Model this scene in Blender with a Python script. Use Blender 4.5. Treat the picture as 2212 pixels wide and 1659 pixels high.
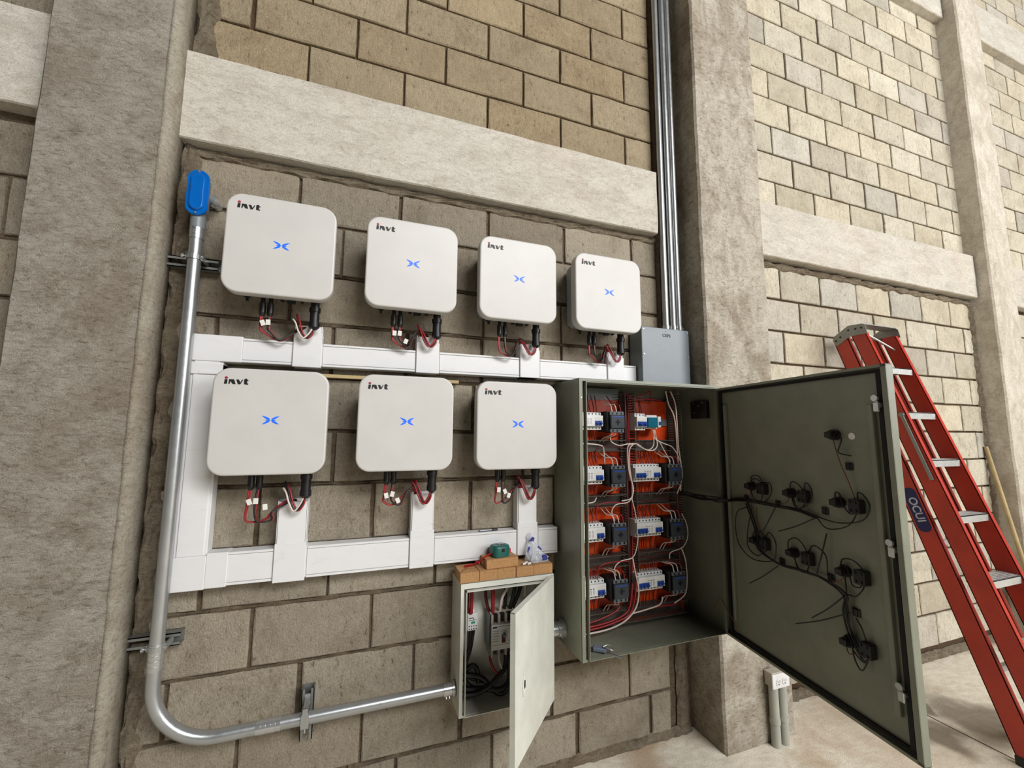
import bpy, bmesh, math, random
from mathutils import Vector, Matrix, noise

for o in list(bpy.data.objects):
    bpy.data.objects.remove(o)
SC = bpy.context.scene
COL = SC.collection
H = 2.92                      # height of the ring-beam top above the floor; most heights below are given relative to it
R = math.radians

# ------------------------------------------------------------------ camera, world, lights, exposure
cd = bpy.data.cameras.new('camera')
cam = bpy.data.objects.new('camera', cd)
COL.objects.link(cam)
cd.sensor_fit = 'HORIZONTAL'
cd.sensor_width = 36.0
cd.lens = 903.64 / 2212 * 36.0
cd.clip_start = 0.02
cd.clip_end = 200
RX = Vector((0.94018, -0.34060, 0.00616))
FW = Vector((0.33760, 0.93409, 0.11519))
RX.normalize(); FW.normalize()
DN = FW.cross(RX).normalized()
RX = DN.cross(FW).normalized()
M = Matrix.Identity(4)
for k in range(3):
    M[k][0] = RX[k]; M[k][1] = -DN[k]; M[k][2] = -FW[k]
M[0][3], M[1][3], M[2][3] = -0.1162, -1.8251, H - 1.4569
cam.matrix_world = M
SC.camera = cam

w = bpy.data.worlds.new('world')
SC.world = w
w.use_nodes = True
bg = w.node_tree.nodes['Background']
bg.inputs[0].default_value = (1.0, 0.995, 0.98, 1)
bg.inputs[1].default_value = 0.030

def area(name, loc, target, sx, sy, power, color):
    ld = bpy.data.lights.new(name, 'AREA')
    ld.shape = 'RECTANGLE'; ld.size = sx; ld.size_y = sy
    ld.energy = power; ld.color = color
    o = bpy.data.objects.new(name, ld); COL.objects.link(o)
    o.location = loc
    d = Vector(target) - Vector(loc)
    o.rotation_euler = d.to_track_quat('-Z', 'Y').to_euler()
    return o

area('daylight_gate', (7.2, -7.8, 4.2), (1.6, 0, 1.6), 5.0, 4.0, 700, (0.99, 0.995, 1.0))
area('front_fill', (2.7, -7.6, 6.4), (1.3, -0.1, 1.2), 4.0, 2.0, 680, (0.99, 0.995, 1.0))  # added soft front light, placed to brighten the enclosure floor and lower wall

SC.view_settings.view_transform = 'Standard'
SC.view_settings.look = 'None'
SC.view_settings.gamma = 1.0
SC.view_settings.use_curve_mapping = False
SC.view_settings.exposure = -0.24
SC.cycles.use_denoising = True
SC.cycles.max_bounces = 7
SC.cycles.diffuse_bounces = 2
SC.cycles.glossy_bounces = 3
SC.cycles.transparent_max_bounces = 8
SC.cycles.caustics_reflective = False
SC.cycles.caustics_refractive = False

# ------------------------------------------------------------------ helpers
def lin(c):
    return tuple((x / 255 / 12.92) if x / 255 <= 0.04045 else ((x / 255 + 0.055) / 1.055) ** 2.4 for x in c)

class MB:
    """collects shapes; build() links them as one mesh object"""
    def __init__(s):
        s.v = []; s.f = []; s.sm = []
    def add(s, vs, fs, smooth=False):
        n = len(s.v)
        s.v += [tuple(p) for p in vs]
        s.f += [tuple(i + n for i in f) for f in fs]
        s.sm += [smooth] * len(fs)
        return s
    def box(s, x0, x1, y0, y1, z0, z1, ch=0.0):
        if ch <= 0:
            vs = [(x, y, z) for x in (x0, x1) for y in (y0, y1) for z in (z0, z1)]
            return s.add(vs, [(0, 1, 3, 2), (4, 6, 7, 5), (0, 4, 5, 1), (2, 3, 7, 6), (0, 2, 6, 4), (1, 5, 7, 3)])
        X, Y, Z = (x0, x1), (y0, y1), (z0, z1)
        vs = []; ix = {}
        for i in (0, 1):
            for j in (0, 1):
                for k in (0, 1):
                    sx, sy, sz = (1, -1)[i] * ch, (1, -1)[j] * ch, (1, -1)[k] * ch
                    for a, p in enumerate(((X[i], Y[j] + sy, Z[k] + sz), (X[i] + sx, Y[j], Z[k] + sz), (X[i] + sx, Y[j] + sy, Z[k]))):
                        ix[i, j, k, a] = len(vs); vs.append(p)
        f = []
        for i in (0, 1): f.append([ix[i, j, k, 0] for j, k in ((0, 0), (1, 0), (1, 1), (0, 1))])
        for j in (0, 1): f.append([ix[i, j, k, 1] for i, k in ((0, 0), (1, 0), (1, 1), (0, 1))])
        for k in (0, 1): f.append([ix[i, j, k, 2] for i, j in ((0, 0), (1, 0), (1, 1), (0, 1))])
        for i in (0, 1):
            for j in (0, 1): f.append([ix[i, j, 0, 0], ix[i, j, 0, 1], ix[i, j, 1, 1], ix[i, j, 1, 0]])
            for k in (0, 1): f.append([ix[i, 0, k, 0], ix[i, 0, k, 2], ix[i, 1, k, 2], ix[i, 1, k, 0]])
        for j in (0, 1):
            for k in (0, 1): f.append([ix[0, j, k, 1], ix[0, j, k, 2], ix[1, j, k, 2], ix[1, j, k, 1]])
        for i in (0, 1):
            for j in (0, 1):
                for k in (0, 1): f.append([ix[i, j, k, 0], ix[i, j, k, 1], ix[i, j, k, 2]])
        return s.add(vs, f)
    def cyl(s, p, q, r, r2=None, n=16, caps=True):
        p, q = Vector(p), Vector(q)
        r2 = r if r2 is None else r2
        a = (q - p).normalized()
        u = a.orthogonal().normalized(); v = a.cross(u)
        vs = []
        for k in range(n):
            d = u * math.cos(2 * math.pi * k / n) + v * math.sin(2 * math.pi * k / n)
            vs += [p + d * r, q + d * r2]
        s.add(vs, [(2 * k, 2 * ((k + 1) % n), 2 * ((k + 1) % n) + 1, 2 * k + 1) for k in range(n)], True)
        if caps:
            s.add([vs[2 * k] for k in range(n)], [tuple(range(n))[::-1]])
            s.add([vs[2 * k + 1] for k in range(n)], [tuple(range(n))])
        return s
    def tube(s, pts, r, n=6, sub=5, smooth=True):
        P = [Vector(p) for p in pts]
        if smooth and len(P) > 2:
            Q = []
            for i in range(len(P) - 1):
                p0 = P[i - 1] if i else P[0] * 2 - P[1]
                p3 = P[i + 2] if i + 2 < len(P) else P[-1] * 2 - P[-2]
                p1, p2 = P[i], P[i + 1]
                for k in range(sub):
                    t = k / sub
                    Q.append(0.5 * ((2 * p1) + (p2 - p0) * t + (2 * p0 - 5 * p1 + 4 * p2 - p3) * t * t + (3 * p1 - p0 - 3 * p2 + p3) * t ** 3))
            Q.append(P[-1]); P = Q
        rings = []
        up = None
        for i, p in enumerate(P):
            d = (P[min(i + 1, len(P) - 1)] - P[max(i - 1, 0)])
            d = d.normalized() if d.length > 1e-9 else Vector((0, 0, 1))
            if up is None: up = d.orthogonal().normalized()
            up = (up - d * up.dot(d))
            up = up.normalized() if up.length > 1e-6 else d.orthogonal().normalized()
            v = d.cross(up)
            rings.append([p + (up * math.cos(2 * math.pi * k / n) + v * math.sin(2 * math.pi * k / n)) * r for k in range(n)])
        vs = [p for g in rings for p in g]
        fs = [(i * n + k, i * n + (k + 1) % n, (i + 1) * n + (k + 1) % n, (i + 1) * n + k) for i in range(len(rings) - 1) for k in range(n)]
        s.add(vs, fs, True)
        s.add(rings[0], [tuple(range(n))[::-1]]); s.add(rings[-1], [tuple(range(n))])
        return s
    def prism(s, poly, h, fn):
        """poly: list of (a, b); fn(a, b, t) -> point, t in (0, h)"""
        n = len(poly)
        vs = [fn(a, b, 0) for a, b in poly] + [fn(a, b, h) for a, b in poly]
        s.add(vs, [tuple(range(n))[::-1], tuple(range(n, 2 * n))] + [(k, (k + 1) % n, n + (k + 1) % n, n + k) for k in range(n)])
        return s
    def layers(s, polys, smooth=True, cap=True):
        """rings of the same count, lofted one to the next, with end caps"""
        n = len(polys[0]); vs = [p for g in polys for p in g]
        s.add(vs, [(i * n + k, i * n + (k + 1) % n, (i + 1) * n + (k + 1) % n, (i + 1) * n + k) for i in range(len(polys) - 1) for k in range(n)], smooth)
        if cap:
            s.add(polys[0], [tuple(range(n))[::-1]]); s.add(polys[-1], [tuple(range(n))])
        return s
    def mesh(s, name):
        me = bpy.data.meshes.new(name)
        me.from_pydata(s.v, [], s.f)
        bm = bmesh.new(); bm.from_mesh(me)
        bmesh.ops.recalc_face_normals(bm, faces=bm.faces)
        bm.to_mesh(me); bm.free()
        me.polygons.foreach_set('use_smooth', s.sm)
        me.update()
        return me
    def build(s, name, mat, parent=None, loc=None, label=None):
        o = bpy.data.objects.new(name, s.mesh(name))
        COL.objects.link(o)
        if mat: o.data.materials.append(mat)
        if parent is not None: o.parent = parent
        if loc is not None: o.location = loc
        if label: o['label'] = label
        return o

def tag(o, label=None, cat=None, group=None, kind=None):
    if label: o['label'] = label
    if cat: o['category'] = cat
    if group: o['group'] = group
    if kind: o['kind'] = kind
    return o

def empty(name, loc=(0, 0, 0), rz=0.0, **k):
    o = bpy.data.objects.new(name, None)
    COL.objects.link(o)
    o.empty_display_size = 0.05
    o.location = loc; o.rotation_euler = (0, 0, rz)
    return tag(o, **k)

def copy_tree(o, parent=None):
    c = o.copy(); COL.objects.link(c); c.parent = parent
    for ch in list(o.children): copy_tree(ch, c)
    return c

def rrect(x0, x1, z0, z1, r, n=6):
    out = []
    for cx, cz, a0 in ((x1 - r, z1 - r, 0), (x0 + r, z1 - r, 90), (x0 + r, z0 + r, 180), (x1 - r, z0 + r, 270)):
        for k in range(n + 1):
            a = R(a0 + 90 * k / n)
            out.append((cx + r * math.cos(a), cz + r * math.sin(a)))
    return out

# ------------------------------------------------------------------ materials
class NT:
    def __init__(s, name):
        s.m = bpy.data.materials.new(name); s.m.use_nodes = True
        s.t = s.m.node_tree; s.b = s.t.nodes['Principled BSDF']
    def n(s, typ, **k):
        x = s.t.nodes.new(typ)
        for a, v in k.items(): setattr(x, a, v)
        return x
    def l(s, a, b): s.t.links.new(a, b)
    def noise(s, scale, detail=5, rough=0.6, vec=None, dist=0.0):
        x = s.n('ShaderNodeTexNoise')
        x.inputs['Scale'].default_value = scale; x.inputs['Detail'].default_value = detail
        x.inputs['Roughness'].default_value = rough; x.inputs['Distortion'].default_value = dist
        if vec: s.l(vec, x.inputs['Vector'])
        return x.outputs['Fac']
    def ramp(s, fac, stops):
        x = s.n('ShaderNodeValToRGB')
        e = x.color_ramp.elements
        while len(e) < len(stops): e.new(0.5)
        for i, (p, c) in enumerate(stops):
            e[i].position = p; e[i].color = (*c, 1) if len(c) == 3 else c
        s.l(fac, x.inputs[0]); return x.outputs[0]
    def mix(s, fac, a, b, mode='MIX'):
        x = s.n('ShaderNodeMix', data_type='RGBA', blend_type=mode)
        for src, i in ((fac, 0), (a, 6), (b, 7)):
            if isinstance(src, (int, float)): x.inputs[i].default_value = src
            elif isinstance(src, tuple): x.inputs[i].default_value = (*src, 1)
            else: s.l(src, x.inputs[i])
        return x.outputs[2]
    def bump(s, h, strength, dist):
        x = s.n('ShaderNodeBump'); x.inputs['Strength'].default_value = strength; x.inputs['Distance'].default_value = dist
        s.l(h, x.inputs['Height']); s.l(x.outputs[0], s.b.inputs['Normal']); return x
    def pos(s): return s.n('ShaderNodeNewGeometry').outputs['Position']
    def map(s, vec, sc=(1, 1, 1), rot=(0, 0, 0)):
        x = s.n('ShaderNodeMapping'); x.inputs['Scale'].default_value = sc; x.inputs['Rotation'].default_value = rot
        s.l(vec, x.inputs['Vector']); return x.outputs[0]

def plain(name, rgb, rough=0.5, metal=0.0, grain=0.0, spec=0.5, emit=None, strength=0.0, wear=0.04):
    t = NT(name)
    c = lin(rgb)
    p = t.pos()
    nf = t.noise(9, 4, 0.6, p)
    dk = tuple(x * (1 - 2 * wear) for x in c); lt = tuple(min(1, x * (1 + 2 * wear)) for x in c)
    t.l(t.ramp(nf, [(0.35, dk), (0.65, lt)]), t.b.inputs['Base Color'])
    t.b.inputs['Roughness'].default_value = rough
    t.b.inputs['Metallic'].default_value = metal
    t.b.inputs['Specular IOR Level'].default_value = spec
    if grain: t.bump(t.noise(900, 2, 0.5, p), grain, 0.0006)
    if emit:
        t.b.inputs['Emission Color'].default_value = (*lin(emit), 1); t.b.inputs['Emission Strength'].default_value = strength
    return t.m

def block_material():
    t = NT('concrete_block'); p = t.pos()
    oc = t.n('ShaderNodeObjectInfo')
    col = oc.outputs['Color']
    g1 = t.noise(210, 5, 0.8, t.map(p, (1, 1, 0.6))); g2 = t.noise(6, 5, 0.65, p, 0.4); g3 = t.noise(48, 4, 0.7, t.map(p, (1, 1, 0.5)))
    c = t.mix(1.0, col, t.ramp(g2, [(0.28, (0.78, 0.76, 0.73)), (0.5, (1, 1, 1)), (0.72, (1.10, 1.10, 1.09))]), 'MULTIPLY')
    c = t.mix(1.0, c, t.ramp(g1, [(0.30, (0.62, 0.60, 0.57)), (0.50, (1, 1, 1)), (0.70, (1.22, 1.22, 1.20))]), 'MULTIPLY')
    c = t.mix(1.0, c, t.ramp(g3, [(0.30, (0.46, 0.42, 0.37)), (0.40, (0.94, 0.93, 0.91)), (0.66, (1.06, 1.06, 1.06))]), 'MULTIPLY')
    t.l(c, t.b.inputs['Base Color'])
    t.b.inputs['Roughness'].default_value = 0.95; t.b.inputs['Specular IOR Level'].default_value = 0.15
    m = t.n('ShaderNodeMath', operation='ADD'); t.l(g1, m.inputs[0])
    m2 = t.n('ShaderNodeMath', operation='MULTIPLY'); m2.inputs[1].default_value = 1.5; t.l(g3, m2.inputs[0]); t.l(m2.outputs[0], m.inputs[1])
    t.bump(m.outputs[0], 0.9, 0.007)
    return t.m

def concrete(name, light, dark, stain, streak=(1, 1, 1), rot=(0, 0, 0), st_pos=(0.54, 0.66), bump=0.8, scale=1.0, rough=0.9, strokes=0.8):
    """trowelled plaster: broad patches, mottling, fine grain and scattered trowel strokes"""
    t = NT(name); p = t.pos()
    big = t.noise(1.9 * scale, 6, 0.7, p, 0.8)
    mid = t.noise(9 * scale, 9, 0.78, t.map(p, streak, rot), 0.5)
    fine = t.noise(230 * scale, 4, 0.8, p)
    st = t.noise(34 * scale, 6, 0.72, t.map(p, (1, 1, 2.2), (0, 0.6, 0)), 0.7)
    c = t.ramp(mid, [(0.30, lin(dark)), (0.55, lin(light)), (0.8, tuple(min(1, x * 1.08) for x in lin(light)))])
    c = t.mix(t.ramp(big, [(st_pos[0], (0, 0, 0)), (st_pos[1], (1, 1, 1))]), c, t.mix(0.45, c, lin(stain)))
    c = t.mix(strokes, c, t.mix(1.0, c, t.ramp(st, [(0.32, (0.48, 0.44, 0.38)), (0.46, (0.95, 0.94, 0.93)), (0.62, (1.08, 1.08, 1.08))]), 'MULTIPLY'))
    c = t.mix(1.0, c, t.ramp(fine, [(0.3, (0.68, 0.66, 0.63)), (0.5, (1, 1, 1)), (0.7, (1.16, 1.16, 1.15))]), 'MULTIPLY')
    t.l(c, t.b.inputs['Base Color'])
    t.b.inputs['Roughness'].default_value = rough; t.b.inputs['Specular IOR Level'].default_value = 0.2
    m = t.n('ShaderNodeMath', operation='ADD'); t.l(st, m.inputs[0])
    m2 = t.n('ShaderNodeMath', operation='MULTIPLY'); m2.inputs[1].default_value = 0.6; t.l(fine, m2.inputs[0]); t.l(m2.outputs[0], m.inputs[1])
    t.bump(m.outputs[0], bump, 0.008)
    return t.m

STAINS = ((2.96, -0.42, 0.19), (2.64, -0.48, 0.12), (3.12, -0.46, 0.16), (2.80, -.27, .09))
def floor_material():
    t = NT('floor_concrete'); p = t.pos()
    big = t.noise(1.3, 5, 0.6, p, 0.8); mid = t.noise(14, 6, 0.65, t.map(p, (1, 2.2, 1), (0, 0, 0.5)), 0.5); fine = t.noise(220, 3, 0.6, p)
    c = t.ramp(mid, [(0.3, lin((212, 201, 181))), (0.6, lin((236, 227, 209)))])
    c = t.mix(t.ramp(big, [(0.56, (0, 0, 0)), (0.72, (1, 1, 1))]), c, lin((196, 172, 146)))
    # damp, oily patch on the slab under the ladder
    ds = None
    for (x, y, r) in STAINS:
        v = t.n('ShaderNodeVectorMath', operation='DISTANCE'); v.inputs[1].default_value = (x, y, 0)
        wv = t.n('ShaderNodeVectorMath', operation='ADD'); t.l(p, wv.inputs[0])
        nz = t.n('ShaderNodeTexNoise'); nz.inputs['Scale'].default_value = 4; t.l(p, nz.inputs['Vector'])
        ns = t.n('ShaderNodeVectorMath', operation='SCALE'); ns.inputs['Scale'].default_value = 0.35; t.l(nz.outputs['Color'], ns.inputs[0])
        nb = t.n('ShaderNodeVectorMath', operation='SUBTRACT'); nb.inputs[1].default_value = (0.17, 0.17, 0.17); t.l(ns.outputs[0], nb.inputs[0])
        t.l(nb.outputs[0], wv.inputs[1]); t.l(wv.outputs[0], v.inputs[0])
        mr = t.n('ShaderNodeMapRange', interpolation_type='SMOOTHSTEP'); mr.inputs[1].default_value = r * 0.5; mr.inputs[2].default_value = r * 1.25
        mr.inputs[3].default_value = 0.75; mr.inputs[4].default_value = 0.0
        t.l(v.outputs['Value'], mr.inputs[0])
        if ds is None: ds = mr.outputs[0]
        else:
            mx = t.n('ShaderNodeMath', operation='MAXIMUM'); t.l(ds, mx.inputs[0]); t.l(mr.outputs[0], mx.inputs[1]); ds = mx.outputs[0]
    c = t.mix(ds, c, lin((104, 88, 70)))
    c = t.mix(1.0, c, t.ramp(fine, [(0.3, (0.80, 0.79, 0.77)), (0.5, (1, 1, 1)), (0.7, (1.08, 1.08, 1.08))]), 'MULTIPLY')
    gr = t.noise(75, 4, 0.7, p)
    c = t.mix(1.0, c, t.ramp(gr, [(0.28, (0.74, 0.70, 0.66)), (0.40, (1, 1, 1))]), 'MULTIPLY')
    t.l(c, t.b.inputs['Base Color'])
    t.b.inputs['Roughness'].default_value = 0.75; t.b.inputs['Specular IOR Level'].default_value = 0.3
    m = t.n('ShaderNodeMath', operation='ADD'); t.l(mid, m.inputs[0]); t.l(fine, m.inputs[1])
    t.bump(m.outputs[0], 0.35, 0.006)
    return t.m

def metal(name, rgb, rough=0.3, scratch=0.5):
    t = NT(name); p = t.pos()
    n1 = t.noise(60, 5, 0.6, p); n2 = t.noise(9, 4, 0.6, p)
    c = lin(rgb)
    t.l(t.ramp(n2, [(0.3, tuple(x * 0.82 for x in c)), (0.7, c)]), t.b.inputs['Base Color'])
    t.b.inputs['Metallic'].default_value = 0.72
    mr = t.n('ShaderNodeMapRange'); mr.inputs[3].default_value = rough * 0.7; mr.inputs[4].default_value = rough * 1.4
    t.l(n1, mr.inputs[0]); t.l(mr.outputs[0], t.b.inputs['Roughness'])
    return t.m

def duct_material():
    t = NT('trunking_plastic'); p = t.pos()
    n1 = t.noise(11, 6, 0.7, t.map(p, (1, 1, 2.5)), 0.8)
    c = t.ramp(n1, [(0.22, lin((208, 202, 202))), (0.40, lin((226, 225, 224))), (0.8, lin((230, 229, 228)))])
    t.l(c, t.b.inputs['Base Color']); t.b.inputs['Roughness'].default_value = 0.42
    return t.m

def cardboard():
    t = NT('cardboard'); p = t.pos()
    n1 = t.noise(60, 4, 0.6, t.map(p, (6, 6, 1)))
    t.l(t.ramp(n1, [(0.3, lin((168, 124, 78))), (0.7, lin((190, 146, 98)))]), t.b.inputs['Base Color'])
    t.b.inputs['Roughness'].default_value = 0.9
    return t.m

def clear_plastic():
    t = NT('clear_film')
    t.b.inputs['Base Color'].default_value = (0.86, 0.88, 0.95, 1); t.b.inputs['Roughness'].default_value = 0.12
    t.b.inputs['Alpha'].default_value = 0.42
    t.bump(t.noise(70, 3, 0.5, t.pos(), 1.0), 0.8, 0.01)
    return t.m

M_ = dict(
    block=block_material(),
    col_a=concrete('column_plaster_grey', (190, 183, 169), (152, 142, 126), (138, 118, 98), (1, 1, 1.4), (0, 0.5, 0), (0.50, 0.62), 1.1, strokes=0.85),
    col_b=concrete('column_plaster_pale', (214, 206, 190), (158, 145, 126), (138, 118, 96), (1.2, 1.2, 0.7), (0, 0.2, 0), (0.48, 0.60), 1.0, strokes=0.85),
    col_c=concrete('column_plaster_bright', (220, 212, 197), (182, 170, 152), (170, 154, 134), (1.2, 1.2, 0.7), (0, 0.2, 0), (0.50, 0.66), 0.7, strokes=0.4),
    lit_side=concrete('column_plaster_lit', (188, 180, 164), (154, 142, 125), (148, 132, 112), (1, 1, 0.5), (0, 0, 0), (0.50, 0.66), 0.9, strokes=0.7),  # light on the column's side face, put into its plaster colour
    beam=concrete('beam_plaster', (210, 204, 192), (182, 173, 160), (198, 182, 164), (0.6, 1, 1.5), (0, 0.35, 0), (0.5, 0.72), 0.5, strokes=0.5),
    mortar_up=concrete('mortar_dark', (104, 84, 64), (70, 54, 40), (80, 58, 44), bump=1.0),
    mortar_lo=concrete('mortar_grey', (126, 111, 92), (90, 76, 60), (112, 92, 72), bump=1.0),
    mortar_mix=concrete('mortar_smear', (162, 149, 128), (116, 102, 84), (144, 122, 98), bump=1.4),
    floor=floor_material(),
    galv=metal('galvanised_steel', (186, 188, 188), 0.30),
    galv_d=metal('strut_steel', (150, 152, 148), 0.45),
    zinc=metal('zinc_bright', (206, 207, 206), 0.24),
    alu=metal('aluminium_tread', (216, 216, 212), 0.42),
    white=plain('inverter_cover_white', (204, 201, 196), 0.42, wear=0.012),
    side=plain('inverter_body_grey', (148, 150, 150), 0.5),
    black=plain('black_plastic', (22, 22, 23), 0.42),
    soot=plain('black_housing', (26, 26, 27), 0.55),
    dgrey=plain('contactor_grey', (50, 55, 61), 0.5),
    lgrey=plain('terminal_grey', (98, 104, 108), 0.5),
    duct=duct_material(),
    blue=plain('blue_cover_enamel', (4, 98, 184), 0.22, wear=0.05),
    led=plain('blue_indicator_light', (10, 70, 200), 0.4, emit=(12, 112, 255), strength=0.85),
    ink=plain('black_ink', (14, 14, 16), 0.5),
    inkred=plain('red_ink', (160, 22, 48), 0.5),
    gbox=plain('grey_enamel', (102, 110, 116), 0.34),
    gbox_d=plain('grey_enamel_body', (120, 126, 128), 0.4),
    green=plain('enclosure_green_grey', (130, 132, 115), 0.38, grain=0.12),
    cream=plain('enclosure_cream', (214, 214, 202), 0.38, grain=0.10),
    gasket=plain('rubber_gasket', (20, 20, 18), 0.8),
    orange=plain('orange_plate', (226, 72, 14), 0.45, wear=0.06),
    brk=plain('breaker_white', (230, 230, 228), 0.45),
    tgl=plain('toggle_blue', (36, 74, 160), 0.4),
    slot=plain('slotted_duct_grey', (92, 83, 76), 0.6),
    wred=plain('wire_red', (150, 34, 38), 0.4),
    wdk=plain('wire_maroon', (84, 20, 22), 0.45),
    wwh=plain('wire_white', (222, 206, 194), 0.4),
    wbk=plain('wire_black', (16, 15, 15), 0.45),
    wor=plain('wire_brown', (120, 62, 40), 0.45),
    tagw=plain('white_tag', (228, 224, 216), 0.6),
    card=cardboard(),
    ladder=plain('ladder_fibreglass', (184, 56, 38), 0.34, wear=0.05),
    navy=plain('navy_badge', (22, 22, 84), 0.4),
    silver=plain('badge_lettering', (186, 186, 200), 0.4),
    wood=plain('bare_wood', (182, 160, 116), 0.7, wear=0.08),
    tgreen=plain('tape_case_green', (20, 92, 82), 0.38),
    strapred=plain('strap_red', (190, 38, 46), 0.6),
    film=clear_plastic(),
    bprint=plain('bag_print_blue', (48, 52, 132), 0.4),
    outlet=plain('outlet_white', (226, 224, 222), 0.4),
    obox=plain('pvc_box', (176, 166, 152), 0.5),
    pvc=plain('pvc_pipe_grey', (168, 168, 156), 0.42),
    lens=plain('clear_relay_blue', (30, 104, 128), 0.2),
    teal=plain('teal_label', (40, 150, 120), 0.5),
    steel=metal('tool_steel', (150, 152, 158), 0.28),
    holder=plain('key_holder_grey', (116, 128, 142), 0.45),
)

# ------------------------------------------------------------------ structure: floor, walls of blocks, columns, beams
fl = MB()
fl.box(-6, 14, -9, 0.2, -0.12, 0.0)
floor = fl.build('floor', M_['floor'])
tag(floor, 'dusty pale concrete floor slab with brown stains', kind='structure')
# saw-cut joint lines, sunk pieces of the slab surface
rng = random.Random(5)
j = MB()
def strip(p, q, wd):
    p, q = Vector((*p, 0.0006)), Vector((*q, 0.0006)); d = (q - p).normalized(); n = Vector((-d.y, d.x, 0)) * wd / 2
    j.add([p + n, q + n, q - n, p - n], [(0, 1, 2, 3)])
strip((2.765, -0.06), (2.752, -0.45), 0.007); strip((2.752, -0.45), (2.752, -3.0), 0.007)
j.build('floor_joint', M_['mortar_up'], floor)

_cache = {}
def block_mesh(wd, ht, var):
    key = (round(wd, 2), round(ht, 2), var)
    if key in _cache: return _cache[key]
    wd, ht = key[0], key[1]
    g = random.Random(hash(key) & 0xffff)
    out = []
    nx, nz = 4, 3
    for a in range(nx): out.append((a / nx * wd, 0, 'b'))
    for a in range(nz): out.append((wd, a / nz * ht, 'r'))
    for a in range(nx): out.append((wd - a / nx * wd, ht, 't'))
    for a in range(nz): out.append((0, ht - a / nz * ht, 'l'))
    back = []; front = []
    for x, z, s_ in out:
        jx, jz = g.uniform(-.0014, .0014), g.uniform(-.0014, .0014)
        back.append((x + jx, 0.018, z + jz))
        e = g.uniform(.0015, .006) + (0.004 if g.random() < 0.08 else 0)
        cx = min(max(x, e), wd - e) + jx; cz = min(max(z, e), ht - e) + jz
        front.append((cx, g.uniform(-.0009, .0009), cz))
    m = MB()
    m.layers([back, [(x * .9985, .004, z) for (x, _, z) in back], front], smooth=False, cap=False)
    m.add(front, [tuple(range(len(front)))])
    me = m.mesh('block'); me.materials.append(M_['block'])
    _cache[key] = me
    return me

CR = random.Random(11)
def block_color(kind):
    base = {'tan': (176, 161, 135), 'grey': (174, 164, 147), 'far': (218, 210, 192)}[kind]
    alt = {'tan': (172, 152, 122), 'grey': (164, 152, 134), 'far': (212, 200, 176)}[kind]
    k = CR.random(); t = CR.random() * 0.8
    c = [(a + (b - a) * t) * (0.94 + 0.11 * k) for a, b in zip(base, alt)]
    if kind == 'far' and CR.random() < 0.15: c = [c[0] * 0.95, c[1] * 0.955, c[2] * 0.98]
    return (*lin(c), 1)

def courses(wall, x0, x1, rows, kind, gap=0.0145):
    for (z0, z1, first, pitch) in rows:
        js = [x0]
        if isinstance(first, (list, tuple)): js += [h for h in first if x0 + .04 < h < x1 - .04]
        else:
            h = first
            while h - pitch > x0 + .04: h -= pitch
            while h < x1 - .04:
                if h > x0 + .04: js.append(h)
                h += pitch
        js.append(x1)
        for a, b in zip(js, js[1:]):
            wd, ht = b - a - gap, z1 - z0 - gap
            if wd < .03 or ht < .03: continue
            o = bpy.data.objects.new('concrete_block', block_mesh(wd, ht, CR.randrange(4)))
            COL.objects.link(o); o.parent = wall
            o.location = (a + gap / 2, CR.uniform(-.0025, .0015), H + z0 + gap / 2)
            o.color = block_color(kind)

def wall_slab(name, x0, x1, zsplit, ztop, label, up='mortar_up', lo='mortar_lo', rec=0.0115):
    m = MB(); m.box(x0, x1, rec, 0.16, 0, H + zsplit)
    o = m.build(name, M_[lo])
    tag(o, label, kind='structure')
    m2 = MB(); m2.box(x0, x1, rec, 0.16, H + zsplit, H + ztop)
    m2.build('mortar', M_[up], o)
    return o

TOP = 3.3
wc = wall_slab('wall_back', -0.86, 1.56, -0.2, TOP, 'concrete block wall panel carrying the white inverters')
UP = [(-0.005 + .2 * k, .195 + .2 * k, (0.005 if k % 2 == 0 else -0.206), 0.4) for k in range(0, 10)] + [(2.48 + .2 * k, 2.68 + .2 * k, (0.0 if k % 2 else .2), .4) for k in range(4)]
courses(wc, -0.775, 1.392, UP, 'tan')
LOW = [(-0.605, -0.40, 0.012, 0.405), (-0.817, -0.605, -0.22, 0.4), (-1.025, -0.817, 0.0, 0.4), (-1.24, -1.025, [-0.64, -0.235, 0.06, 0.396, 0.8, 1.2], 0),
       (-1.455, -1.24, -0.45, 0.405), (-1.66, -1.455, -0.21, 0.405), (-1.885, -1.66, -0.052, 0.406), (-2.09, -1.885, -0.207, 0.41),
       (-2.305, -2.09, -0.043, 0.41), (-2.495, -2.305, [-0.69, -0.282, 0.128, 0.53, 0.93, 1.15], 0), (-2.71, -2.495, [-0.472, -0.061, 0.327, 0.74, 1.15], 0),
       (-2.905, -2.71, [-0.33, 0.07, 0.463, 0.87, 1.267], 0)]
courses(wc, -0.775, 1.392, LOW, 'grey')

wl = wall_slab('wall_left', -3.4, -1.10, -0.2, TOP, 'shaded concrete block wall panel beyond the near column')
courses(wl, -3.4, -1.160, [(a, b, (h + .15 if isinstance(h, float) else -1.3), .4) for a, b, h, _ in UP + LOW], 'grey')

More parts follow.
